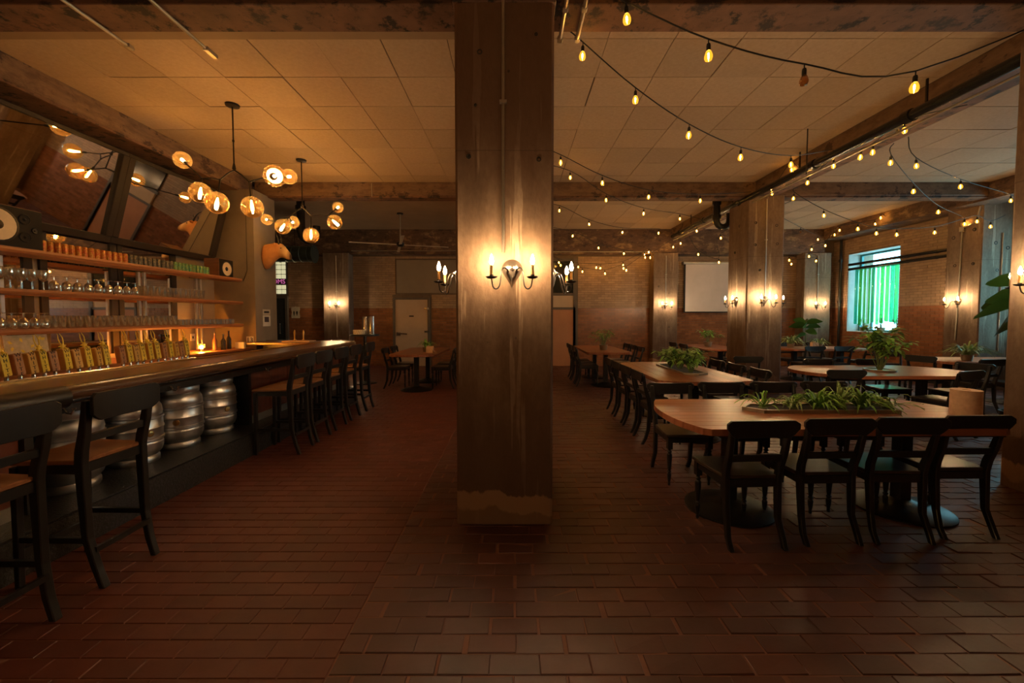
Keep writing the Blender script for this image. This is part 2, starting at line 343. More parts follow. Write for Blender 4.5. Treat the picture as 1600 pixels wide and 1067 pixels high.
# floor paving: the pavers nearest the camera are parts, the rest joined
def brickbox(mb, x0, x1, y0, y1, z1, j=.0015):
    q = [random.uniform(-j, j) for _ in range(4)]
    v = [(x0, y0, -.02), (x1, y0, -.02), (x1, y1, -.02), (x0, y1, -.02)]
    b = .003
    v += [(x0, y0, z1-b), (x1, y0, z1-b), (x1, y1, z1-b), (x0, y1, z1-b)]
    v += [(x0+b, y0+b, z1+q[0]), (x1-b, y0+b, z1+q[1]), (x1-b, y1-b, z1+q[2]), (x0+b, y1-b, z1+q[3])]
    f = [(8, 9, 10, 11)]
    for k in range(4):
        k2 = (k+1) % 4; f += [(k, k2, 4+k2, 4+k), (4+k, 4+k2, 8+k2, 8+k)]
    mb.add(v, f)
DIV = -.78
stuff_t, stuff_b = MB(), MB(); npart = 0
for reg in ('t', 'b'):
    px_, py_ = (.205, .103) if reg == 't' else (.225, .112)
    g = .005 if reg == 't' else .007
    for r in range(int((FARY-1.45)/py_)):
        y0 = 1.45+r*py_; y1 = y0+py_-g
        if y1 > FARY-.01: break
        off = (r % 2)*px_/2
        for c in range(-50, 60):
            x0 = DIV+c*px_+off+(random.uniform(-.012, .012) if reg == 'b' else 0); x1 = x0+px_-g
            if reg == 't':
                if x0 >= DIV-.02: continue
                x1 = min(x1, DIV-g)
                if x0 < -8.15: continue
                if x1 < -2.75 and y0 < 7.5: continue
            else:
                if x1 <= DIV+.03: continue
                x0 = max(x0, DIV)
                lim = RX if y1 > 9 else NX
                if x0 > lim-.03: continue
                x1 = min(x1, lim-.01)
            xm = (x0+x1)/2
            if xm/y1 > 1.30 or xm/y1 < -1.32: continue
            if -.41 < xm < .27 and 2.92 < y0 < 3.55: continue
            z1 = random.uniform(-.0006, .0006) if reg == 't' else random.uniform(-.002, .002)
            if npart < 300 and ((reg == 't' and y0 < 2.95) or (reg == 'b' and y0 < 3.0)):
                m = MB(); brickbox(m, x0, x1, y0, y1, z1, .0008 if reg == 't' else .003)
                m.build('brick', 'floor_t' if reg == 't' else 'floor_b', fl); npart += 1
            else: brickbox(stuff_t if reg == 't' else stuff_b, x0, x1, y0, y1, z1, .0008 if reg == 't' else .003)
stuff_t.build('paving', 'floor_t', fl, 'red square-cut pavers with thin pale joints', kind='stuff')
stuff_b.build('paving', 'floor_b', fl, 'worn old bricks with dark joints', kind='stuff')

# ceiling boards
P = .625; cnt = 0; st = MB()
def tile_mesh():
    m = MB(); m.box(.005, P-.005, .005, P-.005, -.012, 0); return m.mesh('ceiling_tile', 'tile')
tm = tile_mesh()
def tiles(x0, x1, y0, y1, ox, oy):
    global cnt
    i0 = math.floor((x0-ox)/P); j0 = math.floor((y0-oy)/P)
    for j in range(j0, math.ceil((y1-oy)/P)):
        for i in range(i0, math.ceil((x1-ox)/P)):
            a, b, c, d = ox+i*P, ox+(i+1)*P, oy+j*P, oy+(j+1)*P
            a2, b2, c2, d2 = max(a, x0), min(b, x1), max(c, y0), min(d, y1)
            if b2-a2 < .06 or d2-c2 < .06: continue
            if abs((a2+b2)/2)/d2 > 1.35: continue
            if abs((a2+b2)/2)/c2 < .05 or cnt >= 300:
                st.box(a2+.004, b2-.004, c2+.004, d2-.004, CZ-.012, CZ+.004); continue
            cnt += 1
            if (a2, b2, c2, d2) == (a, b, c, d):
                o = obj('ceiling_tile', tm, cl, loc=(a+random.uniform(-.004, .004), c, CZ+random.uniform(-.002, .002)+.002))
                o.rotation_euler = (random.uniform(-.003, .003), random.uniform(-.003, .003), 0)
            else: MB().box(a2+.004, b2-.004, c2+.004, d2-.004, CZ-.012, CZ+.004).build('ceiling_tile', 'tile', cl)
# rows measured from the photograph: joints at Y ~ 4.55, 5.2 ...
tiles(-5.0, -.2, 3.95, 8.05, -5.0, 3.95)
tiles(.1, 4.66, 3.75, 8.05, .25, 3.95)
tiles(5.0, 9.15, 3.75, 8.05, 5.0, 3.95)
tiles(.1, 4.66, 8.3, 12.3, .25, 8.4)
tiles(5.0, 9.15, 8.3, 12.3, 5.0, 8.4)
if st.v: st.build('tile_field', 'tile', cl, kind='stuff')
struct('trim_1', MB().box(-5.0, -.2, 3.45, 3.95, CZ-.02, CZ+.01), 'plaster')
struct('trim_2', MB().box(.1, 9.15, 3.45, 3.75, CZ-.02, CZ+.01), 'plaster')
struct('trim_3', MB().box(-8.2, -.2, 8.3, 12.3, CZ-.02, CZ+.01), 'plaster')
struct('trim_4', MB().box(-8.2, 9.7, -5.5, 3.12, CZ-.02, CZ+.01), 'plaster')

# beams
def beam(label, x0, x1, y0, y1, z0, mat='beam'):
    r = thing('ceiling_beam', label, 'beam', ((x0+x1)/2, (y0+y1)/2, z0))
    hx, hy = (x1-x0)/2, (y1-y0)/2
    m = MB(); L = max(hx, hy)*2; k = max(1, int(L/.8)); bm_pts = None
    m.box(-hx, hx, -hy, hy, .035, CZ-z0+.02)
    m.build('beam_body', mat, r, bevel=.012)
    # lip along the underside
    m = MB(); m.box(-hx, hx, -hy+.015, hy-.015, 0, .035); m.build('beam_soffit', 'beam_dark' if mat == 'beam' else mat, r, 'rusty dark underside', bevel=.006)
    return r
beam('brown painted concrete beam across the room above the centre pillar', -5.0, 4.66, 3.12, 3.45, BZ)
beam('concrete cross beam above the large black pipe, right of the near right pillar', 5.0, 9.15, 3.12, 3.45, BZ)
beam('long brown beam along the ceiling above the bar mirrors', -5.5, -5.0, -5.5, 8.0, BZ)
beam('brown beam across the ceiling over the far end of the bar', -5.0, -.2, 8.05, 8.33, BZ)
beam('brown beam hidden mostly behind the centre pillar, running to the back', -.2, .1, 3.45, 12.3, BZ)
beam('brown beam across the ceiling behind the string lights, between the two middle pillars', .1, 4.66, 8.05, 8.33, BZ)
beam('beam with the black pipe along its side, running to the back', 4.66, 5.0, -1, 12.3, BZ)
beam('brown cross beam between the middle right pillar and the window wall', 5.0, 9.15, 8.05, 8.33, BZ)
beam('flaking beam over the window along the right wall', 9.15, 9.72, 3.45, 12.3, BZ-.04, 'beam_far')
beam('low flaking beam along the top of the back wall, above the cooler door', -8.1, -.1, 12.3, 12.62, 3.36, 'beam_far')
beam('low flaking beam along the top of the back wall, above the projection screen', -.1, 9.2, 12.3, 12.62, 3.36, 'beam_far')

# brick courses on the far wall and right wall
ZB = 1.74
def courses(boxes, parent, axis, a0, a1, plane, zmax, skip, x_out):
    up, lo = MB(), MB(); bw, bh, g = .205, .068, .008
    for r in range(int(zmax/bh)):
        z0 = .0+r*bh; z1 = z0+bh-g
        off = (r % 2)*bw/2; k = 0
        a = a0-off
        while a < a1:
            b0, b1 = max(a, a0), min(a+bw-g, a1); a += bw
            if b1-b0 < .02: continue
            hit = [s for s in skip if b1 > s[0] and b0 < s[1] and z1 > s[2] and z0 < s[3]]
            if hit:
                if b0 < hit[0][0]-.02: b1 = hit[0][0]
                elif b1 > hit[0][1]+.02: b0 = hit[0][1]
                else: continue
            m = up if z0 > ZB else lo; d = random.uniform(.008, .012)
            if axis == 'x': m.add([(b0, plane, z0), (b1, plane, z0), (b1, plane, z1), (b0, plane, z1), (b0, plane-d, z0), (b1, plane-d, z0), (b1, plane-d, z1), (b0, plane-d, z1)], [(4, 5, 6, 7), (0, 1, 5, 4), (1, 2, 6, 5), (2, 3, 7, 6), (3, 0, 4, 7)])
            else: m.add([(plane, b0, z0), (plane, b1, z0), (plane, b1, z1), (plane, b0, z1), (plane-d, b0, z0), (plane-d, b1, z0), (plane-d, b1, z1), (plane-d, b0, z1)], [(4, 5, 6, 7), (0, 1, 5, 4), (1, 2, 6, 5), (2, 3, 7, 6), (3, 0, 4, 7)])
    up.build('brickwork', 'brick_tan', parent, 'upper courses of tan glazed brick', kind='stuff')
    lo.build('brickwork', 'brick_org', parent, 'lower courses of orange glazed brick', kind='stuff')
courses(None, wf, 'x', -8.1, RX-.01, FARY, 3.36, [(-7.75, -6.85, -1, 3.3), (-3.68, -2.5, -1, 2.12), (-3.6, -1.7, 2.2, 3.2), (.5, 1.95, -1, 3.3)], 0)
courses(None, wr, 'y', 9.01, FARY-.01, RX, 3.74, [(WY0, WY1, WZ0, WZ1)], 0)

# pillars
def holes(m, pts, face, T=None):
    pass
def pillar(label, x0, x1, y0, y1, top=BZ+.02, mat='pillar', faces='f', cap=False, conduits=(), pits=()):
    r = thing('concrete_pillar', label, 'pillar', ((x0+x1)/2, (y0+y1)/2, 0))
    hx, hy = (x1-x0)/2, (y1-y0)/2
    m = MB(); c = .018
    if mat == 'pillar':   # board-formed: plank strips slightly in and out on the front and sides
        nb = 5
        ring = []
        def edge(a, b, nx, ny):
            rs = random.Random(label)
            for i in range(nb):
                d = rs.uniform(-.003, .003)
                t0, t1 = i/nb, (i+1)/nb
                for t in (t0, t1):
                    ring.append((a[0]+(b[0]-a[0])*t-nx*d, a[1]+(b[1]-a[1])*t-ny*d))
        edge((-hx+c, -hy), (hx-c, -hy), 0, -1); edge((hx, -hy+c), (hx, hy-c), 1, 0); edge((hx-c, hy), (-hx+c, hy), 0, 1); edge((-hx, hy-c), (-hx, -hy+c), -1, 0)
        m.prism(ring, 0, top)
    else: m.box(-hx, hx, -hy, hy, 0, top)
    m.build('shaft', 'pillar_grey' if mat == 'pillar' and not cap else mat, r)
    if cap:
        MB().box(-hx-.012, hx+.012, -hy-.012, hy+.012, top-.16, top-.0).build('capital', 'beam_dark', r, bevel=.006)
    for (cx, cy, z0, z1) in conduits:
        m = MB(); m.tube([(cx, cy, z0), (cx, cy, z1)], .011, 8); m.build('conduit', 'conduit', r, smooth=True)
        m = MB(); m.cbox((cx, cy, (z0+z1)/2+.15), (.05, .03, .02)); m.build('conduit_strap', 'conduit', r)
    if pits:
        for (u, z, rr, f) in pits:
            m = MB(); 
            T = Matrix.Translation((u, -hy-.001, z)) @ Matrix.Rotation(pi/2, 4, 'X') if f == 'f' else Matrix.Translation((-hx-.001, u, z)) @ Matrix.Rotation(-pi/2, 4, 'Y')
            m.lathe([(rr, -.003), (rr*.9, .003), (rr*.6, .004), (rr*.5, -.002)], 10, T=T); m.build('bolt_hole', 'ink', r)
    return r
rp = random.Random(3)
pillar('stained board-marked concrete pillar in the centre of the room', -.413, .28, 2.93, 3.62, cap=True,
       conduits=[(-.075+.067, -.357, 1.95, 3.72)], pits=[(-.17, 3.33, .020, 'f'), (-.25, 2.62, .018, 'f'), (.24, 2.60, .018, 'f'), (-.20, 2.97, .012, 'f'), (.22, 3.45, .012, 'f'), (.08, 1.35, .007, 'f'), (-.12, 1.32, .006, 'f'), (.03, 3.2, .008, 'f')])
pillar('concrete pillar directly behind the centre pillar', -.38, .26, 7.98, 8.66)
pillar('board-marked concrete pillar between the long tables and the projection screen', 4.48, 5.18, 7.98, 8.68,
       conduits=[(.0, -.362, 1.9, 3.75)], pits=[(-.2, 3.3, .03, 'f'), (.2, 3.25, .03, 'f'), (.22, 2.9, .03, 'f'), (-.2, 2.88, .03, 'f'), (-.1, 2.4, .025, 'f'), (-.05, 3.3, .03, 's'), (.1, 2.8, .03, 's')])
pillar('near right pillar with the candle sconce at the edge of the frame', 4.35, 5.05, 2.95, 3.65)
pillar('concrete pillar against the window wall, lit blue on its front', 9.49, 10.36, 8.44, 9.13,
       conduits=[(-.02, -.36, .8, 3.2)], pits=[(-.2, 3.3, .04, 's'), (.2, 3.2, .04, 's'), (.15, 2.6, .035, 's'), (-.2, 2.6, .035, 's'), (-.15, 3.0, .04, 'f'), (.1, 2.9, .04, 'f'), (-.1, 2.45, .035, 'f')])
pillar('concrete pillar against the back wall, left of the projection screen', 4.12, 4.85, 12.25, 12.6, top=3.38, conduits=[(0, -.19, 1.9, 3.3)], pits=[(.1, 2.2, .03, 'f'), (.12, 1.2, .03, 'f'), (-.2, 2.4, .03, 'f')])
pillar('grey pillar in the far corner beside the window', 8.57, 9.37, 12.25, 12.6, top=3.38, conduits=[(0, -.19, 1.9, 3.3)])
pillar('grey pillar against the back wall behind the bar stools', -5.65, -4.88, 12.25, 12.6, top=3.38, conduits=[(0.02, -.19, .9, 3.3)])
pillar('smooth taupe painted pillar at the end of the bar back wall', -5.5, -4.75, 7.6, 8.28, mat='pillar_taupe')
# side conduit on the window-wall pillar
r = thing('wall_conduit', 'bent steel conduit down the side of the window wall pillar', 'conduit', (9.47, 8.8, 0))
m = MB(); m.tube([(0, .05, 1.0), (0, .02, 1.88), (0, 0, 3.3)], .014); m.tube([(0, 0, 3.38), (0, -.2, 3.42), (-.02, -.3, 3.5), (-.02, -.34, 3.74)], .014); m.build('conduit', 'conduit', r, smooth=True)
MB().cbox((0, 0, 3.35), (.05, .09, .1)).build('junction_box', 'conduit', r, bevel=.005)

# ------------------------------------------------------------------ windows, doors, far wall fittings
def window(n, y0, y1, tubes, RX=RX):
    r = thing('window_%d' % n, 'window', 'window'); del r['label']; del r['category']; r['kind'] = 'structure'
    r.location = (RX+.36, (y0+y1)/2, WZ0); h = (y1-y0)/2; H = WZ1-WZ0
    m = MB(); t = .06
    m.box(-.03, .03, -h, h, 0, t); m.box(-.03, .03, -h, h, H-t, H); m.box(-.03, .03, -h, -h+t, t, H-t); m.box(-.03, .03, h-t, h, t, H-t)
    m.box(-.03, .03, -h+t, h-t, H*.80, H*.80+.05); m.box(-.02, .02, h*.45, h*.45+.04, t, H*.80)
    m.build('window_frame', 'teal', r)
    MB().box(-.004, .004, -h+t, h-t, t, H-t).build('pane', 'pane', r)
    m = MB(); m.box(-.355, -.03, h-.004, h+.0, 0, H); m.box(-.355, -.03, -h, h, -.0, .012); m.box(-.355, -.03, -h, -h+.004, 0, H); m.box(-.355, -.03, -h, h, H-.01, H)
    m.build('reveal', 'stone', r)
    return r
window(1, WY0, WY1, True)
window(2, NY0, NY1, False, NX)
# street ground outside, seen by the windows
# green tubes hanging in window 1
gt = None
ordw = ['first', 'second', 'third', 'fourth', 'fifth', 'sixth', 'seventh', 'eighth', 'ninth', 'tenth', 'eleventh', 'twelfth', 'thirteenth', 'fourteenth']
for i in range(10):
    y = WY0+.17+i*.137+random.uniform(-.01, .01); z1 = 2.90+random.uniform(-.02, .02); z0 = 1.32+random.uniform(-.06, .06); rr = random.choice((.028, .036, .046))
    m = MB(); L = z1-z0; m.lathe([(rr*.8, 0), (rr, .02), (rr, L*.33), (rr*1.12, L*.335), (rr, L*.34), (rr, L*.66), (rr*1.12, L*.665), (rr, L*.67), (rr, L-.02), (rr*.3, L)], 10)
    o = m.build('hanging_tube', 'bamboo', smooth=True); o.location = (RX+.10, y, z0)
    tag(o, ordw[i]+' green tube from the camera side of the row hanging in the window', 'tube', 'green tubes hanging in the window')
    m = MB(); m.tube([(0, 0, L-.01), (0, 0, 2.99-z0)], .003, 5); m.build('hanger', 'cable', o)
for i, (z, lab) in enumerate(((2.86, 'lower'), (2.99, 'upper'))):
    r = thing('wall_pipe', lab+' of two dark pipes running across the top of the window', 'pipe', (RX+.02 if 0 else RX-.05, 10.3, z))
    m = MB(); m.tube([(0, -1.16, 0), (0, 1.62, 0)], .038, 10); m.build('pipe_run', 'pipe', r, smooth=True)
    m = MB(); m.lathe([(.04, -.03), (.04, .03)], 10, T=Matrix.Translation((0, 1.62, 0)) @ Matrix.Rotation(pi/2, 4, 'X')); m.build('pipe_cap', 'pipe', r)
    for y in (-.8, -.1, ): MB().box(0, .06, y-.015, y+.015, -.04, .04).build('bracket', 'iron', r)
r = thing('drain_pipe', 'thin dark vertical pipe in the corner beside the window', 'pipe', (9.60, 12.2, 0))
m = MB(); m.tube([(0, 0, 0), (0, 0, 3.75)], .035, 10); m.build('pipe_run', 'pipe', r, smooth=True)
for z in (1.9, 3.1): MB().lathe([(.05, 0), (.05, .08)], 10, c=(0, 0, z)).build('pipe_collar', 'pipe', r)

def door(n, x0, x1, z1, face, parts):
    r = thing('door_%d' % n, '', ''); del r['label']; del r['category']; r['kind'] = 'structure'
    r.location = ((x0+x1)/2, FARY-.01, 0); h = (x1-x0)/2
    MB().box(-h, h, -.05, 0, 0.005, z1).build('door_leaf', face, r, bevel=.004)
    m = MB(); m.box(-h-.07, -h, -.07, .01, 0, z1+.07); m.box(h, h+.07, -.07, .01, 0, z1+.07); m.box(-h, h, -.07, .01, z1, z1+.07); m.build('door_frame', 'greyframe', r)
    return r, h
r, h = door(1, -3.60, -2.62, 2.02, 'cream', None)
m = MB(); m.box(-.45, -.33, -.09, -.05, .93, 1.03); m.tube([(-.39, -.1, 1.0), (-.12, -.12, .98)], .02); m.build('door_handle', 'chrome', r)
for z in (.45, 1.05, 1.75):
    m = MB(); m.box(h-.09, h+.05, -.10, -.05, z-.025, z+.025); m.tube([(h+.01, -.11, z-.04), (h+.01, -.11, z+.04)], .016); m.build('hinge', 'chrome', r)
MB().box(-.07, .07, -.056, -.05, 1.5, 1.54).build('name_plate', 'ink', r)
r, h = door(2, .55, 1.80, 1.72, 'peach', None)
m = MB(); m.box(-h, h, -.05, 0, 1.79, 2.14); m.build('cream_panel', 'cream', r)
m = MB(); m.box(-h-.07, h+.07, -.06, 0, 2.14, 2.22); m.box(-h-.07, h+.07, -.06, 0, 3.18, 3.26); m.box(h, h+.12, -.07, 0, 0, 3.26); m.build('transom_frame', 'greyframe', r)
MB().box(-h, h, -.03, 0, 2.22, 3.18).build('transom_pane', 'dark', r)
r, h = door(3, -7.72, -6.93, 2.06, 'dark', None)
m = MB(); m.tube([(.25, -.1, 1.0), (.25, -.1, 1.3)], .012); m.box(.23, .27, -.1, -.05, .99, 1.01); m.box(.23, .27, -.1, -.05, 1.28, 1.3); m.build('door_handle', 'chrome', r)
# glass block light over the restroom door, with sign
r = thing('glass_block_window', 'lit glass block window above the dark restroom door', 'window', (-7.33, FARY-.02, 0))
bmesh_block = MB().box(-.062, .062, -.03, .0, -.062, .062).mesh('glass_block', 'block', bevel=.008)  # light from behind the blocks is put into them as emission
for iz, z in enumerate((2.26, 2.40, 2.72, 2.86, 3.0, 3.14)):
    for ix in range(6): obj('glass_block', bmesh_block, r, loc=(.375-ix*.137-.02, 0, z))
m = MB(); m.box(-.46, .46, -.012, .0, 2.18, 3.22); m.build('block_frame', 'greyframe', r)
s = thing('letter_sign', 'dark sign with pink capital letters across the glass blocks', 'sign', (-7.33, FARY-.06, 2.56))
MB().box(-.46, .46, -.012, .008, -.075, .075).build('sign_board', 'sign', s)
o = obj('lettering', textmesh('lettering', 'ROOMS', .19, 'pink'), s, loc=(0.09, -.018, 0))  # letters carry emission to stay visible; the sign is no lamp
# restroom sign plate
s = thing('restroom_sign', 'ivory sign plate with two dark figures beside the dark door', 'sign', (-6.64, FARY-.02, 1.63))
pl = [(-.12, -.17), (.12, -.17), (.13, -.1), (.11, 0), (.13, .1), (.12, .17), (.03, .17), (0, .19), (-.03, .17), (-.12, .17), (-.13, .1), (-.11, 0), (-.13, -.1)]
MB().prism(pl, 0, .015, T=Matrix.Rotation(pi/2, 4, 'X')).build('sign_board', 'wht_fig', s)
for sx in (-.045, .045):
    m = MB(); m.lathe([(.016, -.02), (.016, -.017)], 10, T=Matrix.Translation((sx, 0, .07)) @ Matrix.Rotation(pi/2, 4, 'X')); m.cbox((sx, -.018, .0), (.04 if sx < 0 else .05, .003, .08)); m.cbox((sx, -.018, -.06), (.025, .003, .06)); m.build('figure', 'ink', s)
# taupe boarded panel above door
o = MB().box(-.9, .9, -.03, 0, -.5, .5).build('wall_panel', 'taupe', bevel=.005); o.location = (-2.66, FARY-.012, 2.72); tag(o, 'plain taupe panel on the back wall above the cooler door', 'panel')
# projection screen
r = thing('projection_screen', 'white pull-down projection screen on the back wall', 'screen', (5.82, 12.49, 1.66))
m = MB(); m.box(-.68, .68, .0, .006, 0, 1.42); m.build('screen_sheet', 'screen', r)
m = MB(); m.tube([(-.72, .02, 1.46), (.72, .02, 1.46)], .035, 12); m.build('screen_roller', 'white', r, smooth=True)
MB().box(-.74, -.72, -.02, .10, 1.41, 1.5).build('wall_bracket', 'greyframe', r); MB().box(.72, .74, -.02, .10, 1.41, 1.5).build('wall_bracket', 'greyframe', r)
m = MB(); m.box(-.69, .69, -.01, .012, -.03, 0); m.build('bottom_bar', 'blackm', r)
m = MB(); m.box(-.69, -.65, -.001, 0, 0, 1.42); m.box(.65, .69, -.001, 0, 0, 1.42); m.build('border', 'ink', r)
# duct
r = thing('air_duct', 'dark spiral duct under the ceiling behind the mounted head', 'duct', (-6.7, 11.0, 3.16))
prof = [(.21, -1.4)]
for i in range(14): z = -1.4+i*.2; prof += [(.21, z+.09), (.222, z+.10), (.21, z+.11)]
prof += [(.21, 1.4), (.235, 1.405), (.235, 1.43), (.02, 1.43)]
MB().lathe(prof, 20, T=Matrix.Rotation(pi/2, 4, 'Y')).build('duct_body', 'duct', r, smooth=True)
for x in (-.9, .9): MB().tube([(x, 0, .21), (x, 0, .95)], .008).build('hanger_rod', 'iron', r)
# drain traps
def trap(label, x, y, zc, s=1):
    r = thing('drain_trap', label, 'pipe', (x, y, 0))
    m = MB(); pts = [(0, 0, CZ), (0, 0, zc)]
    m.tube(pts, .085*s, 12); m.build('drop_pipe', 'pipe', r, smooth=True)
    m = MB(); m.tube([(0, 0, zc+.02)]+[(.17*s-.17*s*cos(a), 0, zc-.17*s*sin(a)) for a in [pi*k/8 for k in range(9)]]+[(.34*s, 0, zc+.15)], .08*s, 12); m.build('trap_bend', 'pipe', r, smooth=True)
    for z in (zc+.02, CZ-.25): MB().lathe([(.11*s, 0), (.11*s, .09)], 12, c=(0, 0, z)).build('pipe_collar', 'pipe', r)
trap('black cast iron drain with a bent trap under the ceiling above the bar end', -5.0+.3, 9.2, 3.35)
trap('black cast iron drain with a bent trap beside the long pipe', 4.25, 8.75, 3.52, .8)
# long black pipe along the beam and conduit
r = thing('ceiling_pipe', 'long black pipe slung along the beam towards the projection screen', 'pipe', (4.5, 3.7, 3.78))
m = MB(); m.tube([(0, -.04, 0), (0, 8.1, 0)], .058, 16); m.build('pipe_run', 'pipe', r, smooth=True)
for y in (1.1, 2.6, 4.6, 6.2, 7.6): MB().lathe([(.072, -.05), (.072, .05)], 16, T=Matrix.Translation((0, y, 0)) @ Matrix.Rotation(pi/2, 4, 'X')).build('pipe_coupling', 'pipe', r)
for y in (.9, 2.9, 4.9, 6.9): MB().box(-.008, .008, y-.01, y+.01, .05, .31).build('hanger_strap', 'iron', r)
r = thing('steel_conduit', 'thin shiny conduit running just below the long black pipe', 'conduit', (4.56, 3.7, 3.685))
MB().tube([(0, 0, 0), (0, 8.2, 0)], .014, 8).build('conduit', 'conduit', r, smooth=True)
for y in (1.3, 3.3, 5.3, 7.2): MB().box(-.01, .01, y-.012, y+.012, .0, .04).build('strap', 'conduit', r)
# conduits crossing the near beam
for i, (x, y0, y1, lab) in enumerate(((-3.25, 2.6, 3.62, 'left of the two conduits crossing under the near beam above the bar'), (-2.62, 2.6, 3.70, 'right of the two conduits crossing under the near beam above the bar, with box couplings'),
        (.38, 2.5, 3.52, 'nearer to the centre pillar of the two steel conduits under the near beam'), (.52, 2.5, 3.52, 'second steel conduit from the centre pillar under the near beam'))):
    r = thing('beam_conduit', lab, 'conduit', (x, 0, BZ-.02))
    MB().tube([(0, y0, 0), (0, y1, 0)], .013 if i < 2 else .016, 8).build('conduit', 'conduit', r, smooth=True)
    for y in ((2.85, y1-.04) if i < 2 else (3.15, y1-.03)):
        MB().cbox((0, y, 0), (.045, .13 if i == 1 else .05, .035)).build('coupling', 'conduit', r, bevel=.006)
# horizontal conduits on far beams
for (x0, x1, y, z, lab) in ((.3, 4.1, 12.27, 3.42, 'thin conduit along the back beam above the string lights'), (-4.8, -.3, 12.27, 3.45, 'thin conduit along the back beam behind the ceiling fan')):
    o = MB().tube([(x0, 0, 0), (x1, 0, 0)], .012).build('wall_conduit', 'conduit', smooth=True); o.location = (0, y, z); tag(o, lab, 'conduit')

# ------------------------------------------------------------------ ceiling fan
fx, fy, fz = -2.84, 10.4, 3.30
r = thing('ceiling_fan', 'large ceiling fan with four thin silver blades', 'fan', (fx, fy, fz))
MB().tube([(0, 0, 0.02), (0, 0, CZ-fz-.02)], .018).build('down_rod', 'conduit', r, smooth=True)
MB().lathe([(.06, -.05), (.1, 0), (.1, .05), (.04, .09)], 18).build('motor', 'blackm', r, smooth=True)
MB().lathe([(.08, CZ-fz-.05), (.08, CZ-fz-.02)], 16).build('canopy', 'blackm', r)
for k, a in enumerate((18, 108, 198, 288)):
    m = MB(); m.box(.08, 1.20, -.035, .035, -.004, .006, T=Matrix.Rotation(radians(a), 4, 'Z') @ Matrix.Rotation(radians(6), 4, 'X')); m.build('blade', 'fanw', r)
# small rod on beam
o = MB().tube([(0, 0, 0), (0, 0, .25)], .008).build('hanger_rod', 'conduit'); o.location = (-2.72, 8.0, 3.80); tag(o, 'short rod on the brown beam in front of the fan', 'rod')
o = MB().tube([(0, 0, 0), (0, 0, .62)], .008).build('hanger_rod', 'iron'); o.location = (4.05, 5.8, 3.47); tag(o, 'thin black rod hanging from the ceiling at the string lights beside the pipe', 'rod')

# ------------------------------------------------------------------ sconces
def make_sconce(label):
    r = thing('candle_sconce', label, 'wall lamp')
    m = MB()   # shield: domed top, pointed foot
    n = 20; v = []; f = []
    rings = [(1.0, 0), (.9, .018), (.6, .035), (.25, .045)]
    for (k, d) in rings:
        for i in range(n):
            a = 2*pi*i/n; x = .074*cos(a); z = .074*sin(a)
            if z < -.01: x *= max(.02, 1-((-z)/.074)**1.3*.98); z = z*1.75
            v.append((x*k, -d, z*k+.0))
    for j in range(len(rings)-1):
        for i in range(n): i2 = (i+1) % n; f.append((j*n+i, j*n+i2, (j+1)*n+i2, (j+1)*n+i))
    f.append(tuple(range((len(rings)-1)*n, len(rings)*n))); f.append(tuple(reversed(range(n))))
    m.add(v, f); m.build('back_plate', 'pewter', r, smooth=True)
    m = MB(); m.lathe([(.022, 0), (.02, .012), (.009, .018), (.009, .03), (.001, .034)], 14, T=Matrix.Translation((0, -.042, .008)) @ Matrix.Rotation(pi/2, 4, 'X')); m.build('boss', 'pewter', r, smooth=True)
    for s in (-1, 1):
        m = MB(); pts = []
        ctrl = [(.02, -.03, -.03), (.035, -.045, .0), (.058, -.065, .008), (.073, -.085, -.02), (.078, -.10, -.08), (.088, -.115, -.125), (.108, -.13, -.142), (.128, -.145, -.125), (.137, -.15, -.075)]
        # smooth
        for i in range(len(ctrl)-1):
            p0, p1, p2, p3 = [Vector(ctrl[max(0, min(len(ctrl)-1, j))]) for j in (i-1, i, i+1, i+2)]
            for t in (0, .5):
                pts.append(.5*((2*p1)+(p2-p0)*t+(2*p0-5*p1+4*p2-p3)*t*t+(3*p1-p0-3*p2+p3)*t**3))
        pts.append(Vector(ctrl[-1])); pts = [(s*p.x, p.y, p.z) for p in pts]
        m.tube(pts, .0052, 8); a = m.build('arm', 'iron', r, smooth=True)
        c = (s*.137, -.15, -.07)
        MB().lathe([(.006, -.006), (.026, -.003), (.040, .008), (.038, .011), (.014, .004), (.014, .022), (.006, .022)], 16, c=c).build('drip_pan', 'iron', a, smooth=True)
        MB().lathe([(.0105, .015), (.0105, .088)], 12, c=c).build('candle_sleeve', 'candle', a, smooth=True)
        MB().lathe([(.006, .088), (.0125, .1), (.0145, .112), (.012, .128), (.006, .145), (.001, .158)], 12, c=c, cap=False).build('flame_bulb', 'flame', a, smooth=True)
    return r
sc0 = make_sconce('candle sconce on the front of the centre pillar')
sc0.location = (-.008-.005, 2.925, 1.83)
def sconce(x, y, z, rz, label): return dup(sc0, (x, y, z), rz, label)
sconce(-.418, 3.28, 1.83, -pi/2, 'candle sconce on the left side of the centre pillar')
sconce(.285, 3.28, 1.83, pi/2, 'candle sconce on the right side of the centre pillar')
sconce(4.82, 7.975, 1.83, 0, 'candle sconce on the front of the pillar between the long tables and the screen')
sconce(4.475, 8.33, 1.83, -pi/2, 'candle sconce on the left side of the pillar between the long tables and the screen')
sconce(5.185, 8.33, 1.83, pi/2, 'candle sconce on the right side of the pillar between the long tables and the screen')
sconce(4.48, 12.245, 1.85, 0, 'candle sconce on the back wall pillar left of the projection screen')
sconce(8.97, 12.245, 1.85, 0, 'candle sconce on the pillar in the far corner beside the window')
sconce(-5.26, 12.245, 1.85, 0, 'candle sconce on the grey pillar behind the bar stools')
sconce(9.485, 8.84, 1.83, -pi/2, 'candle sconce on the side of the window wall pillar')
sconce(4.345, 3.30, 1.83, -pi/2, 'candle sconce on the left face of the near right pillar, cut by the frame')
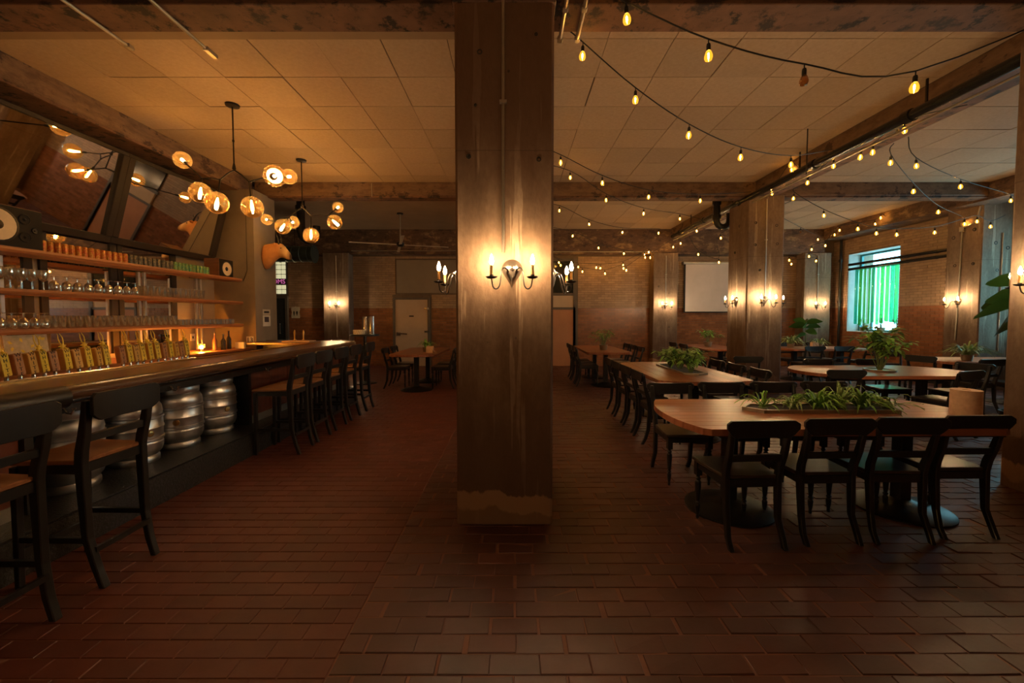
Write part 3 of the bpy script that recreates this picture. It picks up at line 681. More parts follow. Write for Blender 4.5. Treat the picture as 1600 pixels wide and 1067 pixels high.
sconce(4.70, 3.655, 1.83, pi, 'candle sconce on the rear face of the near right pillar')
sconce(-.067, 3.625, 1.83, pi, 'candle sconce on the hidden rear face of the centre pillar')
sconce(4.82, 8.685, 1.83, pi, 'candle sconce on the hidden rear face of the pillar behind the long tables')

# ------------------------------------------------------------------ bar counter
r = thing('bar_counter', 'long dark wooden bar with polished rail and red panels', 'bar', (0, 0, 0))
top = [(-2.93, .6), (-2.93, 7.35), (-3.0, 7.6), (-3.2, 7.85), (-4.74, 7.85), (-4.74, 7.3), (-3.55, 7.3), (-3.55, .6)]
MB().prism(top, 1.0, 1.045).build('counter_top', 'bartop', r, bevel=.006)
m = MB(); m.tube([(-2.89, 2.62, 1.005), (-2.89, 7.2, 1.005), (-2.91, 7.45, 1.005), (-3.0, 7.68, 1.005), (-3.18, 7.87, 1.005), (-3.5, 7.9, 1.005), (-4.74, 7.9, 1.005)], .052, 16)
m.build('armrest_rail', 'barrail', r, 'polished brown rounded armrest', smooth=True)
m = MB(); m.tube([(-2.87, .6, .99), (-2.87, 2.60, .99)], .075, 16); m.build('armrest_rail', 'black', r, 'black rounded armrest section', smooth=True)
MB().box(-3.42, -3.40, .6, 7.25, 1.045, 1.06).build('inner_edge_strip', 'brass', r)
m = MB(); m.box(-3.02, -2.98, .6, 7.3, .86, 1.0); m.box(-4.7, -3.0, 7.72, 7.76, .86, 1.0); m.build('apron', 'black', r)
m = MB(); m.tube([(-2.955, 2.75, .925), (-2.955, 5.2, .925)], .005); m.build('thin_rod', 'chrome', r)
m = MB(); m.box(-3.55, -3.48, .6, 7.3, 0, 1.0); m.build('back_carcass', 'black', r)
def panel_run(y0, y1, nm):
    n = max(1, round((y1-y0)/.42))
    for i in range(n):
        a = y0+(y1-y0)*i/n; b = y0+(y1-y0)*(i+1)/n
        MB().box(-3.12, -3.09, a+.003, b-.003, .25, .9).build('front_panel', 'barpanel', r, bevel=.004)
panel_run(.6, 2.55, 'n'); panel_run(4.78, 7.25, 'f')
m = MB(); m.box(-3.09, -3.078, .6, 2.54, .25, .335); m.build('skirting', 'conduit', r, 'pale metal strip along the near panel foot'); m = MB(); m.box(-3.09, -3.078, 4.79, 7.25, .25, .335); m.build('skirting', 'conduit', r, 'pale metal strip along the panel foot')
m = MB(); m.box(-3.48, -3.06, 2.55, 2.60, .25, .99); m.box(-3.48, -3.06, 4.73, 4.78, .25, .99); m.box(-3.48, -3.46, 2.6, 4.73, .25, .99); m.build('keg_bay', 'black', r)
m = MB(); m.box(-4.7, -3.1, 7.66, 7.70, 0, .9); m.build('end_panel', 'barpanel', r)
m = MB(); m.box(-3.48, -2.845, .6, 7.4, 0.0, .245); m.build('foot_step', 'black', r)
m = MB(); m.box(-2.845, -2.83, .6, 7.4, 0.0, .235); m.build('kick_plate', 'plate', r, 'dark tread plate facing')
m = MB(); m.box(-3.48, -2.83, .6, 7.4, .245, .252); m.build('step_plate', 'plate', r, 'dark tread plate step')
for y in (1.7, 2.7, 3.55, 4.9, 5.5, 6.1, 6.7):
    m = MB(); m.tube([(-2.97, y, .90), (-2.95, y, .865), (-2.92, y, .86), (-2.905, y, .885)], .007); m.lathe([(.014, -.01), (.014, .0)], 10, c=(-2.905, y, .90)); m.build('bag_hook', 'chrome', r, smooth=True)
# kegs
def make_keg():
    k = thing('beer_keg', '', 'keg', (0, 0, 0), group='steel beer kegs under the bar')
    prof = [(.165, .0), (.172, .012), (.172, .045), (.160, .06), (.185, .09), (.198, .13), (.200, .17), (.196, .175), (.196, .19), (.206, .197), (.206, .215), (.199, .222), (.2, .285), (.207, .30), (.2, .315), (.199, .375), (.206, .382), (.206, .40), (.196, .407), (.196, .42), (.2, .43), (.192, .475), (.172, .515), (.15, .53), (.05, .535), (.01, .535)]
    MB().lathe(prof, 28).build('keg_body', 'steel', k, smooth=True)
    m = MB(); m.lathe([(.16, .515), (.172, .53), (.176, .575), (.17, .585), (.163, .58), (.16, .535)], 28, cap=False); m.build('top_rim', 'steel', k, smooth=True)
    m = MB(); m.lathe([(.03, .53), (.03, .56), (.02, .565)], 14); m.build('valve', 'brass', k)
    m = MB(); 
    a0 = .25
    m.lathe([(.028, 0), (.024, .006), (.01, .008)], 14, T=Matrix.Rotation(a0, 4, 'Z') @ Matrix.Translation((.198, 0, .26)) @ Matrix.Rotation(pi/2, 4, 'Y')); m.build('bung_cap', 'brass', k)
    return k
kg = make_keg(); labs = ['steel beer keg nearest the camera, half hidden behind the second stool', 'steel beer keg second from the near end, behind the stool back', 'steel beer keg third from the near end, whole and unobstructed', 'steel beer keg at the far end beside the red panels']
for i, (y, x, rz) in enumerate(((2.98, -3.26, .3), (3.50, -3.26, -.5), (3.97, -3.26, -1.2), (4.46, -3.26, -.6))):
    if i == 0: kg.location = (x, y, .252); kg.rotation_euler = (0, 0, rz); kg['label'] = labs[0]
    else: dup(kg, (x, y, .252), rz, labs[i])

# ------------------------------------------------------------------ chairs and stools
def crest_mesh(z0, z1, hw, y0, bow, th=.022, notch=.062):
    m = MB(); n = 16; v = []; f = []
    for i in range(n+1):
        t = -1+2*i/n; x = t*hw; e = abs(t)
        zt = z1-.006*(1-e*e)-(.022*max(0, (e-.86)/.14)**2); zb = z0+(notch*max(0, (e-.74)/.26)**1.4)
        y = y0-bow*(e**2)
        v += [(x, y-th/2, zb), (x, y+th/2, zb), (x, y+th/2, zt), (x, y-th/2, zt)]
    for i in range(n):
        for k in range(4): k2 = (k+1) % 4; f.append((i*4+k, (i+1)*4+k, (i+1)*4+k2, i*4+k2))
    f += [(0, 1, 2, 3), (n*4+3, n*4+2, n*4+1, n*4)]
    return m.add(v, f)
def make_seat(name, label, cat, sh, H, woodmat, stool):
    r = thing(name, label, cat); hw = .205 if stool else .235; fxx = .158 if stool else .178; rk = .65 if stool else 1
    yb = -.185
    back = H-sh
    for s in (-1, 1):     # sabre rear legs running on as back posts
        pts = [(s*fxx, yb-.085, 0), (s*(fxx+.004), yb-.05, sh*.16), (s*.172, yb-.015, sh*.40), (s*.175, yb-.004, sh*.8), (s*.176, yb, sh), (s*.179, yb-.012*rk, sh+back*.18), (s*.182, yb-.045*rk, sh+back*.42), (s*.185, yb-.07*rk, sh+back*.68), (s*.188, yb-.085*rk, H-.03)]
        m = MB(); m.post(pts, ([.040]*8+[.034] if stool else [.032]*5+[.032, .032, .030, .028]), [.032, .034, .038, .046, .05, .05, .046, .036, .028]); m.build('leg', 'black', r, bevel=.004)
    for s in (-1, 1):
        m = MB()
        if stool: m.post([(s*.18, .185, 0), (s*.18, .178, sh-.02)], [.030, .038], [.030, .038]); m.build('leg', 'black', r, bevel=.003)
        else:
            m.lathe([(.009, 0), (.012, .01), (.010, .03), (.016, .06), (.019, .1), (.012, .115), (.02, .125), (.012, .135), (.016, .16), (.022, .24), (.022, .28), (.013, .292), (.022, .305), (.013, .318), (.02, .33)], 12, c=(s*.178, .172, 0))
            m.cbox((s*.178, .172, .385), (.042, .042, .11)); m.build('leg', 'black', r)
    m = MB(); v = [(-.185, yb-.005), (.185, yb-.005), (.212, .10), (.212, .20), (-.212, .20), (-.212, .10)]
    m.prism(v, sh-.004, sh+.02); m.build('seat', woodmat, r, bevel=.005)
    m = MB(); ah = .055
    m.box(-.165, .165, yb-.012, yb+.012, sh-ah, sh-.004); m.box(-.165, .165, .165, .187, sh-ah, sh-.004)
    for s in (-1, 1): m.box(s*.178-.011, s*.178+.011, yb+.02, .155, sh-ah, sh-.004)
    m.build('apron', 'black', r)
    m = crest_mesh(H-(.145 if stool else .115), H+(.012 if stool else 0), hw, yb-(.078 if stool else .088), .022, notch=.04 if stool else .062); m.build('crest_rail', 'black', r, bevel=.003)
    zr = sh+back*.36
    m = MB(); m.box(-.168, .168, yb-.012-.038*rk, yb+.010-.038*rk, zr-.022, zr+.022); m.build('back_rail', 'black', r, bevel=.004)
    if stool:
        m = MB(); m.box(-.165, .165, .17, .192, .18, .215); m.build('foot_rail', 'black', r)
        for s in (-1, 1): MB().box(s*.178-.011, s*.178+.011, yb-.02, .17, .26, .29).build('stretcher', 'black', r)
        MB().box(-.165, .165, yb-.055, yb-.035, .20, .23).build('stretcher', 'black', r)
    return r
CH = make_seat('dining_chair', '', 'chair', .44, .85, 'seatd', False)
ST = make_seat('bar_stool', '', 'stool', .70, 1.08, 'seat', True)
_first = {}
def put(proto, x, y, rz, label, group):
    if proto.name not in _first: _first[proto.name] = 1; proto.location = (x, y, 0); proto.rotation_euler = (0, 0, rz); proto['label'] = label; proto['group'] = group; return proto
    return dup(proto, (x, y, 0), rz, label, group)
stl = [(1.83, 'black bar stool with brown seat, cut by the left edge of the frame'), (2.40, 'black bar stool second from the camera, in front of the first kegs'),
       (4.61, 'bar stool with brown seat at the near end of the far row of five'), (5.06, 'second bar stool from the near end of the far row of five'),
       (5.57, 'middle bar stool of the far row of five'), (6.08, 'fourth bar stool from the near end of the far row of five'), (6.68, 'last bar stool of the far row, at the bar corner')]
for y, l in stl:
    put(ST, (-2.615 if y > 3 else -2.54), y, pi/2+random.uniform(-.03, .03), l, 'black bar stools along the bar')

# ------------------------------------------------------------------ tables
def make_table(label, cx, cy, L, Wd, rz, planks, group='wooden dining tables', bulge=.12, fcut=0):
    r = thing('dining_table', label, 'table', (cx, cy, 0), rz, group)
    n = planks; g = .0015
    if n > 1:
        tp = MB(); tp.box(-L/2+.25, L/2-.25, -Wd/2+.06, Wd/2-.06, .69, .715); tb = tp.build('subframe', 'black', r)
        for i in range(n):
            a = -Wd/2+Wd*i/n; b = a+Wd/n-g
            ys = [a+(b-a)*k/3 for k in range(4)]
            xe = lambda y: L/2-bulge*(abs(y)/(Wd/2))**2.2-(.03 if abs(y) > Wd/2*.97 else 0)
            xr = lambda y: xe(y)-(fcut*max(0, -y/(Wd/2))**1.6)
            poly = [(-xe(y), y) for y in ys][::-1]+[(xr(y), y) for y in ys]
            MB().prism(poly, .715, .76).build('plank', 'table', r, bevel=.0012)
    else:
        ys = [-Wd/2+Wd*k/12 for k in range(13)]
        xe = lambda y: L/2-bulge*(abs(y)/(Wd/2))**2.2
        poly = [(-xe(y), y) for y in ys][::-1]+[(xe(y), y) for y in ys]
        MB().prism(poly, .715, .76).build('table_top', 'table', r, bevel=.004)
    for s in (-1, 1):
        x = s*L*.28
        c = MB().box(x-.045, x+.045, -.045, .045, .03, .715).build('pedestal', 'black', r, bevel=.004)
        MB().lathe([(.32, 0), (.32, .012), (.29, .028), (.15, .05), (.07, .075), (.06, .08)], 32, c=(x, 0, 0)).build('foot_disc', 'blackm', c, smooth=True)
        MB().box(x-.05, x+.05, -Wd*.38, Wd*.38, .675, .715).build('top_bracket', 'blackm', c)
    return r
make_table('nearest long wooden table with a planter trough along its middle', 2.36, 3.19, 2.41, 1.0, 0, 10, fcut=.17)
make_table('long wooden table end-on behind the nearest one, with a bushy planter', 2.25, 5.72, 2.1, 1.12, pi/2, 8)
make_table('wooden table near the back wall right of the centre pillar', 2.0, 9.6, 2.2, .95, pi/2, 6)
make_table('small wooden table in front of the cooler door', -2.0, 9.0, 2.0, .95, pi/2, 6)
make_table('wooden table behind the middle right pillar, below the projection screen', 4.9, 10.3, 1.9, .95, pi/2, 1)
make_table('rounded wooden table with a tall leafy plant', 5.05, 5.72, 2.25, 1.15, 0, 8, bulge=.35)
make_table('pale wooden table by the window wall pillar', 8.1, 7.15, 2.0, .9, 0, 1)
make_table('wooden table under the window', 7.3, 9.9, 2.0, .9, 0, 1)

def crow(tab, items):
    for x, y, rz, l in items: put(CH, x, y, rz+random.uniform(-.03, .03), l, 'black dining chairs around the '+tab)
D = pi
crow('nearest long table', [
 (1.555, 2.86, .02, 'black chair at the front of the nearest table, leftmost'), (2.09, 2.92, 0, 'black chair at the front of the nearest table, second from the left'),
 (2.59, 2.94, -.03, 'black chair at the front of the nearest table, second from the right'), (3.08, 3.0, .03, 'black chair at the front of the nearest table, rightmost'),
 (1.56, 3.80, D, 'black chair behind the left end of the nearest table'), (2.09, 3.84, D, 'second chair from the left behind the nearest table'),
 (2.62, 3.86, D, 'third chair from the left behind the nearest table'), (3.15, 3.88, D, 'rightmost chair behind the nearest table')])
for i, y in enumerate((4.98, 5.48, 5.98, 6.48)):
    crow('end-on long table', [(1.78, y, -pi/2, ['nearest', 'second', 'third', 'farthest'][i]+' chair on the left side of the long end-on table')])
for i, y in enumerate((5.20, 5.75, 6.3)):
    crow('end-on long table', [(2.82, y, pi/2, ['nearest', 'middle', 'farthest'][i]+' chair on the right side of the long end-on table')])
for i, y in enumerate((9.0, 9.55, 10.1)):
    crow('back table', [(1.62, y, -pi/2, ['nearest', 'middle', 'farthest'][i]+' chair on the left of the table right of the centre pillar'), (2.52, y+.1, pi/2, ['nearest', 'middle', 'farthest'][i]+' chair on the right of the table near the back wall')])
for i, y in enumerate((8.75, 9.4)):
    crow('cooler door table', [(-2.45, y, -pi/2, ['nearer', 'farther'][i]+' chair on the left of the table by the cooler door'), (-1.52, y, pi/2, ['nearer', 'farther'][i]+' chair on the right of the table by the cooler door')])
crow('table below the screen', [(4.4, 10.0, -pi/2, 'nearer chair left of the table below the projection screen'), (4.4, 10.65, -pi/2, 'farther chair left of the table below the projection screen'),
 (5.35, 10.0, pi/2, 'nearer chair right of the table below the projection screen'), (5.35, 10.65, pi/2, 'farther chair right of the table below the projection screen')])
crow('rounded table', [(4.12, 5.36, -.05, 'black chair at the left front of the rounded table with the tall plant'), (4.75, 6.12, D, 'black chair behind the rounded table, left of the tall plant'), (5.55, 6.12, D, 'black chair behind the rounded table, right of the tall plant'),
 (5.46, 5.25, .25, 'black chair at the right front of the rounded table, crest facing the camera'), (6.25, 5.8, pi/2+.1, 'black chair at the right end of the rounded table'), (3.92, 7.1, -.15, 'black chair standing alone beside the middle right pillar, lit blue')])
crow('window pillar table', [(7.15, 7.05, -pi/2+.3, 'black chair turned at the left end of the pale table'), (7.35, 6.62, .05, 'black chair in front of the pale table below the spider plant'), (7.95, 6.62, 0, 'black chair in front of the pale table, next to the near right pillar'), (7.1, 7.75, 2.6, 'black chair behind the left corner of the pale table')])
crow('window table', [(6.7, 9.45, 0, 'chair at the left front of the table under the window'), (7.35, 9.45, 0, 'chair at the middle front of the table under the window'), (7.0, 10.4, D, 'chair behind the table under the window, left'), (7.8, 10.4, D, 'chair behind the table under the window, right'), (8.38, 9.9, pi/2, 'chair at the window end of the table under the window')])

# ------------------------------------------------------------------ plants
def ribbon(m, base, yaw, L, Hh, wd, droop, n=6):
    dx, dy = cos(yaw), sin(yaw); px_, py_ = -dy, dx; v = []; f = []
    for i in range(n+1):
        t = i/n; r_ = L*t; z = Hh*(2*t-t*t)*1.0-droop*t**3
        w_ = wd*(sin(pi*min(1, t*.9+.1)))**.7*.5+.0006
        c = (base[0]+dx*r_, base[1]+dy*r_, base[2]+z)
        v += [(c[0]+px_*w_, c[1]+py_*w_, c[2]+.003), (c[0], c[1], c[2]-.001), (c[0]-px_*w_, c[1]-py_*w_, c[2]+.003)]
    for i in range(n): f += [(i*3, i*3+1, i*3+4, i*3+3), (i*3+1, i*3+2, i*3+5, i*3+4)]
    m.add(v, f)
def spider(label, loc, R, H, n, mat='leafw', pot=True, group=None, seed=1, wd=.02):
    rd = random.Random(seed); r = thing('spider_plant', label, 'plant', loc, 0, group)
    if pot: MB().lathe([(.05, 0), (.065, .005), (.08, .09), (.084, .10), (.07, .10), (.068, .08)], 16).build('pot', 'trough', r, smooth=True); z0 = .075
    else: MB().ellip((0, 0, .004), (.035, .035, .012)).build('root_crown', 'stem', r); z0 = .0
    m = MB()
    for i in range(n):
        a = rd.uniform(0, 2*pi); k = rd.uniform(.4, 1.15); L = R*k; h = H*rd.uniform(.55, 1.1)*(1.3-.55*k)
        ribbon(m, (rd.uniform(-.02, .02), rd.uniform(-.02, .02), z0), a, L, h, wd*rd.uniform(.7, 1.2), rd.uniform(.35, 1.15)*h*1.0*k)
    m.build('foliage', mat, r, smooth=True, kind='stuff'); return r
def leafquad(m, base, d, L, wd, sag=.2, roll=0):
    d = Vector(d).normalized(); s = d.cross(Vector((0, 0, 1)));
    if s.length < .1: s = Vector((1, 0, 0))
    s.normalize(); s = Matrix.Rotation(roll, 3, d) @ s; b = Vector(base); v = []; f = []; n = 4
    for i in range(n+1):
        t = i/n; w_ = wd*.5*sin(pi*(t*.93+.035))**.8; c = b+d*L*t-Vector((0, 0, sag*L*t*t))
        v += [c+s*w_+Vector((0, 0, .1*w_)), c, c-s*w_+Vector((0, 0, .1*w_))]
    for i in range(n): f += [(i*3, i*3+1, i*3+4, i*3+3), (i*3+1, i*3+2, i*3+5, i*3+4)]
    m.add(v, f)
def bushy(label, loc, R, H, ns, nl, L, wd, mat='leaf', seed=1, pot=True, z0=0, cat='plant', name='potted_plant'):
    rd = random.Random(seed); r = thing(name, label, cat, loc)
    if pot: MB().lathe([(.06, 0), (.075, .005), (.095, .11), (.1, .12), (.085, .12), (.08, .1)], 16).build('pot', 'trough', r, smooth=True); z0 = .1
    ms, ml = MB(), MB()
    for i in range(ns):
        a = 2*pi*i/ns+rd.uniform(-.4, .4); rr = R*rd.uniform(.2, 1); h = H*rd.uniform(.55, 1)
        pts = [(0.02*cos(a), .02*sin(a), z0), (rr*.35*cos(a), rr*.35*sin(a), z0+h*.55), (rr*.8*cos(a), rr*.8*sin(a), z0+h*.9), (rr*cos(a), rr*sin(a), z0+h)]
        ms.tube(pts, [.006, .005, .004, .002], 5)
        for k in range(nl):
            t = rd.uniform(.35, 1)*3; j = min(2, int(t)); u = t-j
            p = Vector(pts[j]).lerp(Vector(pts[j+1]), u); b = rd.uniform(0, 2*pi)
            leafquad(ml, p, (cos(b), sin(b), rd.uniform(-.3, .6)), L*rd.uniform(.6, 1.1), wd*rd.uniform(.7, 1.1), rd.uniform(.1, .6))
    ms.build('stems', 'stem', r, kind='stuff'); ml.build('foliage', mat, r, smooth=True, kind='stuff'); return r
def trough(label, loc, L, Wd, rz=0):
    r = thing('planter_trough', label, 'planter', loc, rz); p = [(-L/2, 0), (-L/2+.1, -Wd/2), (L/2-.1, -Wd/2), (L/2, 0), (L/2-.1, Wd/2), (-L/2+.1, Wd/2)]
    q = [(x*(1-.03/L*2), y*(1-.024/Wd*2)) for x, y in p]
    m = MB(); n = 6; v = [(x, y, 0) for x, y in p]+[(x, y, .026) for x, y in p]+[(x, y, .026) for x, y in q]+[(x, y, .01) for x, y in q]
    f = [tuple(reversed(range(n)))]+[(j*n+i, j*n+(i+1) % n, (j+1)*n+(i+1) % n, (j+1)*n+i) for j in range(3) for i in range(n)]
    m.add(v, f); m.build('rim', 'trough', r)
    MB().prism([(x*.995, y*.995) for x, y in q], .006, .016).build('soil', 'soil', r); return r
trough('long metal planter trough set in the nearest table', (2.44, 3.26, .76), 1.25, .26)
for i, (x, R_, H_, n, l, wd) in enumerate(((1.98, .2, .15, 22, 'thin sparse spider plant at the left of the trough', .012), (2.22, .16, .15, 30, 'small spider plant second from the left in the trough', .018), (2.42, .22, .17, 90, 'dense arching spider plant in the middle of the trough', .02),
        (2.60, .2, .24, 40, 'upright spiky spider plant in the trough', .014), (2.76, .23, .17, 90, 'dense drooping spider plant right of the spiky one in the trough', .02), (2.97, .22, .15, 18, 'small open spider plant at the right end of the trough', .022))):
    spider(l, (x, 3.26, .774), R_, H_, n, 'leafw' if i % 2 else 'leaf', False, 'spider plants in the trough on the nearest table', seed=i+11, wd=wd)
trough('planter trough set along the long end-on table', (2.32, 5.75, .76), 1.2, .32, pi/2)
for i, (y, l) in enumerate(((5.38, 'nearest bushy plant in the trough of the end-on table'), (5.75, 'middle bushy plant in the trough of the end-on table'), (6.1, 'farthest bushy plant in the trough of the end-on table'))):
    bushy(l, (2.32, y, .772), .30, .30, 12, 16, .13, .035, seed=20+i, pot=False, mat='leaf', name='trough_plant')
r = thing('round_planter', 'low round planter dish under the tall leafy plant on the rounded table', 'planter', (5.0, 5.62, .76)); MB().lathe([(.17, 0), (.18, .004), (.18, .026), (.165, .026), (.16, .015), (.001, .015)], 28).build('dish', 'trough', r, smooth=True)
bushy('tall leafy plant with hanging leaf clusters on the rounded table', (5.0, 5.62, .775), .36, .62, 17, 17, .16, .055, seed=5, pot=False)
bushy('pale green bamboo-like plant on the table right of the centre pillar', (2.0, 9.2, .76), .28, .38, 12, 16, .12, .02, seed=6)
spider('small spiky plant on the table by the cooler door', (-1.85, 8.7, .76), .22, .22, 40, 'leaf', seed=7)
bushy('bushy plant on the table below the projection screen', (4.85, 10.3, .76), .32, .32, 10, 14, .14, .035, seed=8)
spider('spider plant on the pale table by the window wall pillar', (7.65, 6.95, .76), .36, .26, 80, 'leafw', seed=9, wd=.026)
spider('spider plant at the left end of the table under the window', (6.65, 9.9, .76), .34, .26, 80, 'leafw', seed=10, wd=.026)
spider('smaller spider plant beside the menu holder on the table under the window', (7.25, 9.8, .76), .26, .2, 60, 'leafw', seed=12, wd=.022)
for i, y in enumerate((10.65, 11.1, 11.65)):
    bushy(['near', 'middle', 'far'][i]+' plant on the window sill', (RX+.17, y, WZ0+.012), .09, .3, 6, 9, .09, .028, seed=30+i, mat='leaf')
# big leaf plants
def bigleaf(label, loc, potr, H, leaves, mat='leafd', name='fiddle_leaf_fig', lift=0):
    r = thing(name, label, 'plant', loc)
    MB().lathe([(potr*.8, 0), (potr, .02), (potr*1.05, .35), (potr*1.1, .36), (potr*.95, .36), (potr*.9, .33)], 20).build('pot', 'blackm', r, smooth=True)
    MB().lathe([(potr*.93, .30), (potr*.93, .32)], 20).build('soil', 'soil', r)
    MB().tube([(0, 0, .3), (.02, .01, H*.5), (0, 0, H)], [.018, .015, .008], 8).build('trunk', 'stem', r)
    for (a, z, L, wd, el) in leaves:
        m = MB(); a = radians(a); leafquad(m, (0, 0, z), (cos(a), sin(a), el), L, wd, .35, radians(62 if cos(a) < 0 else -55)); m.build('leaf', mat, r, smooth=True)
    return r
bigleaf('fig tree with large dark leaves beside the near right pillar', (6.06, 4.93, 0), .14, 1.9,
        [(180, 1.72, .46, .24, .3), (192, 1.58, .46, .28, -.35), (172, 1.66, .5, .2, .0), (160, 1.9, .36, .2, .4), (100, 1.7, .38, .22, .1), (250, 1.68, .4, .24, 0), (20, 1.75, .4, .22, .2), (310, 1.6, .4, .22, 0), (230, 1.9, .3, .2, .6), (185, 1.45, .34, .2, -.1), (60, 1.5, .36, .2, .0)])
bigleaf('large leafy plant in the far corner left of the window', (8.2, 11.6, 0), .18, 1.3,
        [(a, z, L, .2, e) for a, z, L, e in ((180, 1.25, .5, .3), (230, 1.2, .5, .5), (270, 1.1, .45, .2), (310, 1.3, .45, .6), (0, 1.2, .45, .4), (60, 1.3, .4, .7), (120, 1.2, .4, .4), (200, 1.0, .45, .1), (150, 1.3, .4, .9))], name='corner_plant')

# paper roll, menus, holders
def roll(label, loc, rr, h):
    r = thing('paper_roll', label, 'paper roll', loc)
    MB().lathe([(rr*.28, .0), (rr, 0), (rr, h), (rr*.28, h), (rr*.28, h*.4)], 28, cap=False).build('roll_body', 'kraft', r, smooth=True)
    MB().lathe([(rr*.27, .02), (rr*.27, h-.004), (rr*.22, h-.004), (rr*.22, .02)], 20, cap=False).build('core', 'menu', r); return r
roll('brown paper towel roll standing at the right end of the nearest table', (3.42, 3.10, .76), .088, .19)
roll('brown paper roll on the end-on table behind the bushy plants', (2.62, 6.45, .76), .09, .19)
def menus(label, loc, rz):
    r = thing('menu_holder', label, 'menu holder', loc, rz); MB().box(-.07, .07, -.05, .05, 0, .14).build('box', 'kraft', r, bevel=.003)
    for k in range(4):
        T = Matrix.Translation((.08+.02*k, 0, .0)) @ Matrix.Rotation(radians(-38-5*k), 4, 'Y'); MB().box(-.001, .002, -.06, .06, .0, .20, T=T).build('menu', 'menu', r)
menus('kraft menu holder with fanned menus on the table by the cooler door', (-1.72, 8.45, .76), 0)
menus('kraft menu holder on the table under the window', (7.0, 9.6, .76), 0)
# high-top with cups and urns
r = thing('high_table', 'tall round dark table holding steel urns by the back wall', 'table', (-3.36, 9.3, 0))
MB().lathe([(.30, 1.07), (.32, 1.08), (.32, 1.10), (.30, 1.11)], 28).build('table_top', 'black', r)
MB().lathe([(.035, .03), (.035, 1.07)], 14).build('pedestal', 'black', r, smooth=True)
MB().lathe([(.25, 0), (.25, .015), (.06, .05)], 24).build('foot_disc', 'blackm', r)
for i, (dx, dy, h, l) in enumerate(((-.03, .02, .40, 'left steel urn on the high table'), (.12, -.02, .41, 'right steel urn on the high table'))):
    u = thing('steel_urn', l, 'urn', (-3.36+dx+.02, 9.3+dy+.05, 1.11)); MB().lathe([(.07, 0), (.07, h*.48), (.074, h*.485), (.07, h*.49), (.07, h-.01), (.055, h)], 20).build('body', 'chrome', u, smooth=True)
    MB().tube([(0, -.07, .05), (0, -.11, .05), (0, -.11, .03)], .01).build('spout', 'chrome', u)
u = thing('glass_rack', 'pale perforated basket on the high table in front of the urns', 'basket', (-3.42, 9.12, 1.11)); 
MB().lathe([(.10, 0), (.125, .01), (.13, .09), (.12, .10), (.11, .02)], 18).build('basket', 'white', u, smooth=True)
m = MB()
for k in range(18):
    for z in (.03, .055, .08): a = 2*pi*k/18+z*9; m.cbox((.129*cos(a), .129*sin(a), z), (.012, .012, .012))
m.build('perforation', 'ink', u)

# ------------------------------------------------------------------ back bar
for i, (y0, y1, l) in enumerate(((3.3, 5.5, 'large tilted mirror nearer the camera above the shelves'), (5.62, 7.42, 'tilted mirror at the far end above the shelves'), (1.0, 3.18, 'tilted mirror beyond the left edge above the shelves'))):
    A, B = Vector((-5.40, 0, 2.58)), Vector((-5.12, 0, 3.62)); d = B-A; ang = math.atan2(d.x, d.z); Hm = d.length
    r = thing('tilted_mirror', l, 'mirror', (A.x, y0, A.z)); r.rotation_euler = (0, ang, 0); Wm = y1-y0; t = .085
    MB().box(-.012, 0, .0, Wm, 0, Hm).build('mirror_glass', 'mirror', r)
    m = MB(); m.box(-.02, .025, -.06, Wm+.06, -.09, 0); m.box(-.02, .025, -.06, Wm+.06, Hm, Hm+.05); m.box(-.02, .04, -.06, .03, 0, Hm); m.box(-.02, .04, Wm-.03, Wm+.06, 0, Hm); m.build('mirror_frame', 'mframe', r, bevel=.005)
for i, (y0, y1) in enumerate(((2.0, 3.2), (3.35, 4.62), (4.86, 5.62), (5.80, 6.62))):
    r = thing('wall_mirror', 'upright mirror panel behind the shelves, '+['cut off at the left edge', 'behind the stem glasses', 'behind the orange cans', 'behind the teal cans'][i], 'mirror', (-5.49, y0, 1.0))
    MB().box(-.01, .012, 0, y1-y0, 0, 1.56).build('mirror_glass', 'mirror', r)
    m = MB(); m.box(0, .03, -.075, 0, 0, 1.56); m.box(0, .03, y1-y0, y1-y0+.09, 0, 1.56); m.box(0, .03, 0, y1-y0, 1.5, 1.56); m.build('mirror_frame', 'mframe', r)
for i, (z, l) in enumerate(((2.18, 'top'), (1.775, 'middle'), (1.375, 'bottom'))):
    r = thing('wall_shelf', l+' wooden bar shelf', 'shelf', (-5.02, 4.1, z))
    m = MB(); n = 40; rd = random.Random(i); v = []; f = []
    y0, y1 = -3.3, 3.33
    for k in range(n+1):
        y = y0+(y1-y0)*k/n; x = .15+rd.uniform(-.006, .006)
        v += [(-.15, y, -.052), (x-.012, y, -.052), (x+.004, y, -.025), (x, y, 0), (-.15, y, 0)]
    for k in range(n):
        for j in range(5): j2 = (j+1) % 5; f.append((k*5+j, (k+1)*5+j, (k+1)*5+j2, k*5+j2))
    f += [(0, 1, 2, 3, 4), (n*5+4, n*5+3, n*5+2, n*5+1, n*5)]
    m.add(v, f); m.build('board', 'shelf', r)
    for y in (-1.9, .1, 1.75, 2.85):
        MB().box(-.42, -.15, y-.01, y+.01, -.03, -.015).build('bracket', 'blackm', r)
for i, y in enumerate((2.2, 4.2, 5.85, 6.9)):
    r = thing('shelf_upright', 'steel upright post pair behind the shelves, '+['nearest', 'second', 'third', 'at the far end'][i], 'post', (-5.26, y, .95))
    for d in (-.045, .045): MB().box(-.018, .018, d-.018, d+.018, 0, 1.18).build('post', 'steel', r, bevel=.003)
r = thing('back_counter', 'low back counter behind the taps', 'counter', (-5.15, 4.0, 0))
MB().box(-.33, .36, -3.4, 3.58, .90, .94).build('counter_top', 'shelf', r, bevel=.004); m = MB(); 
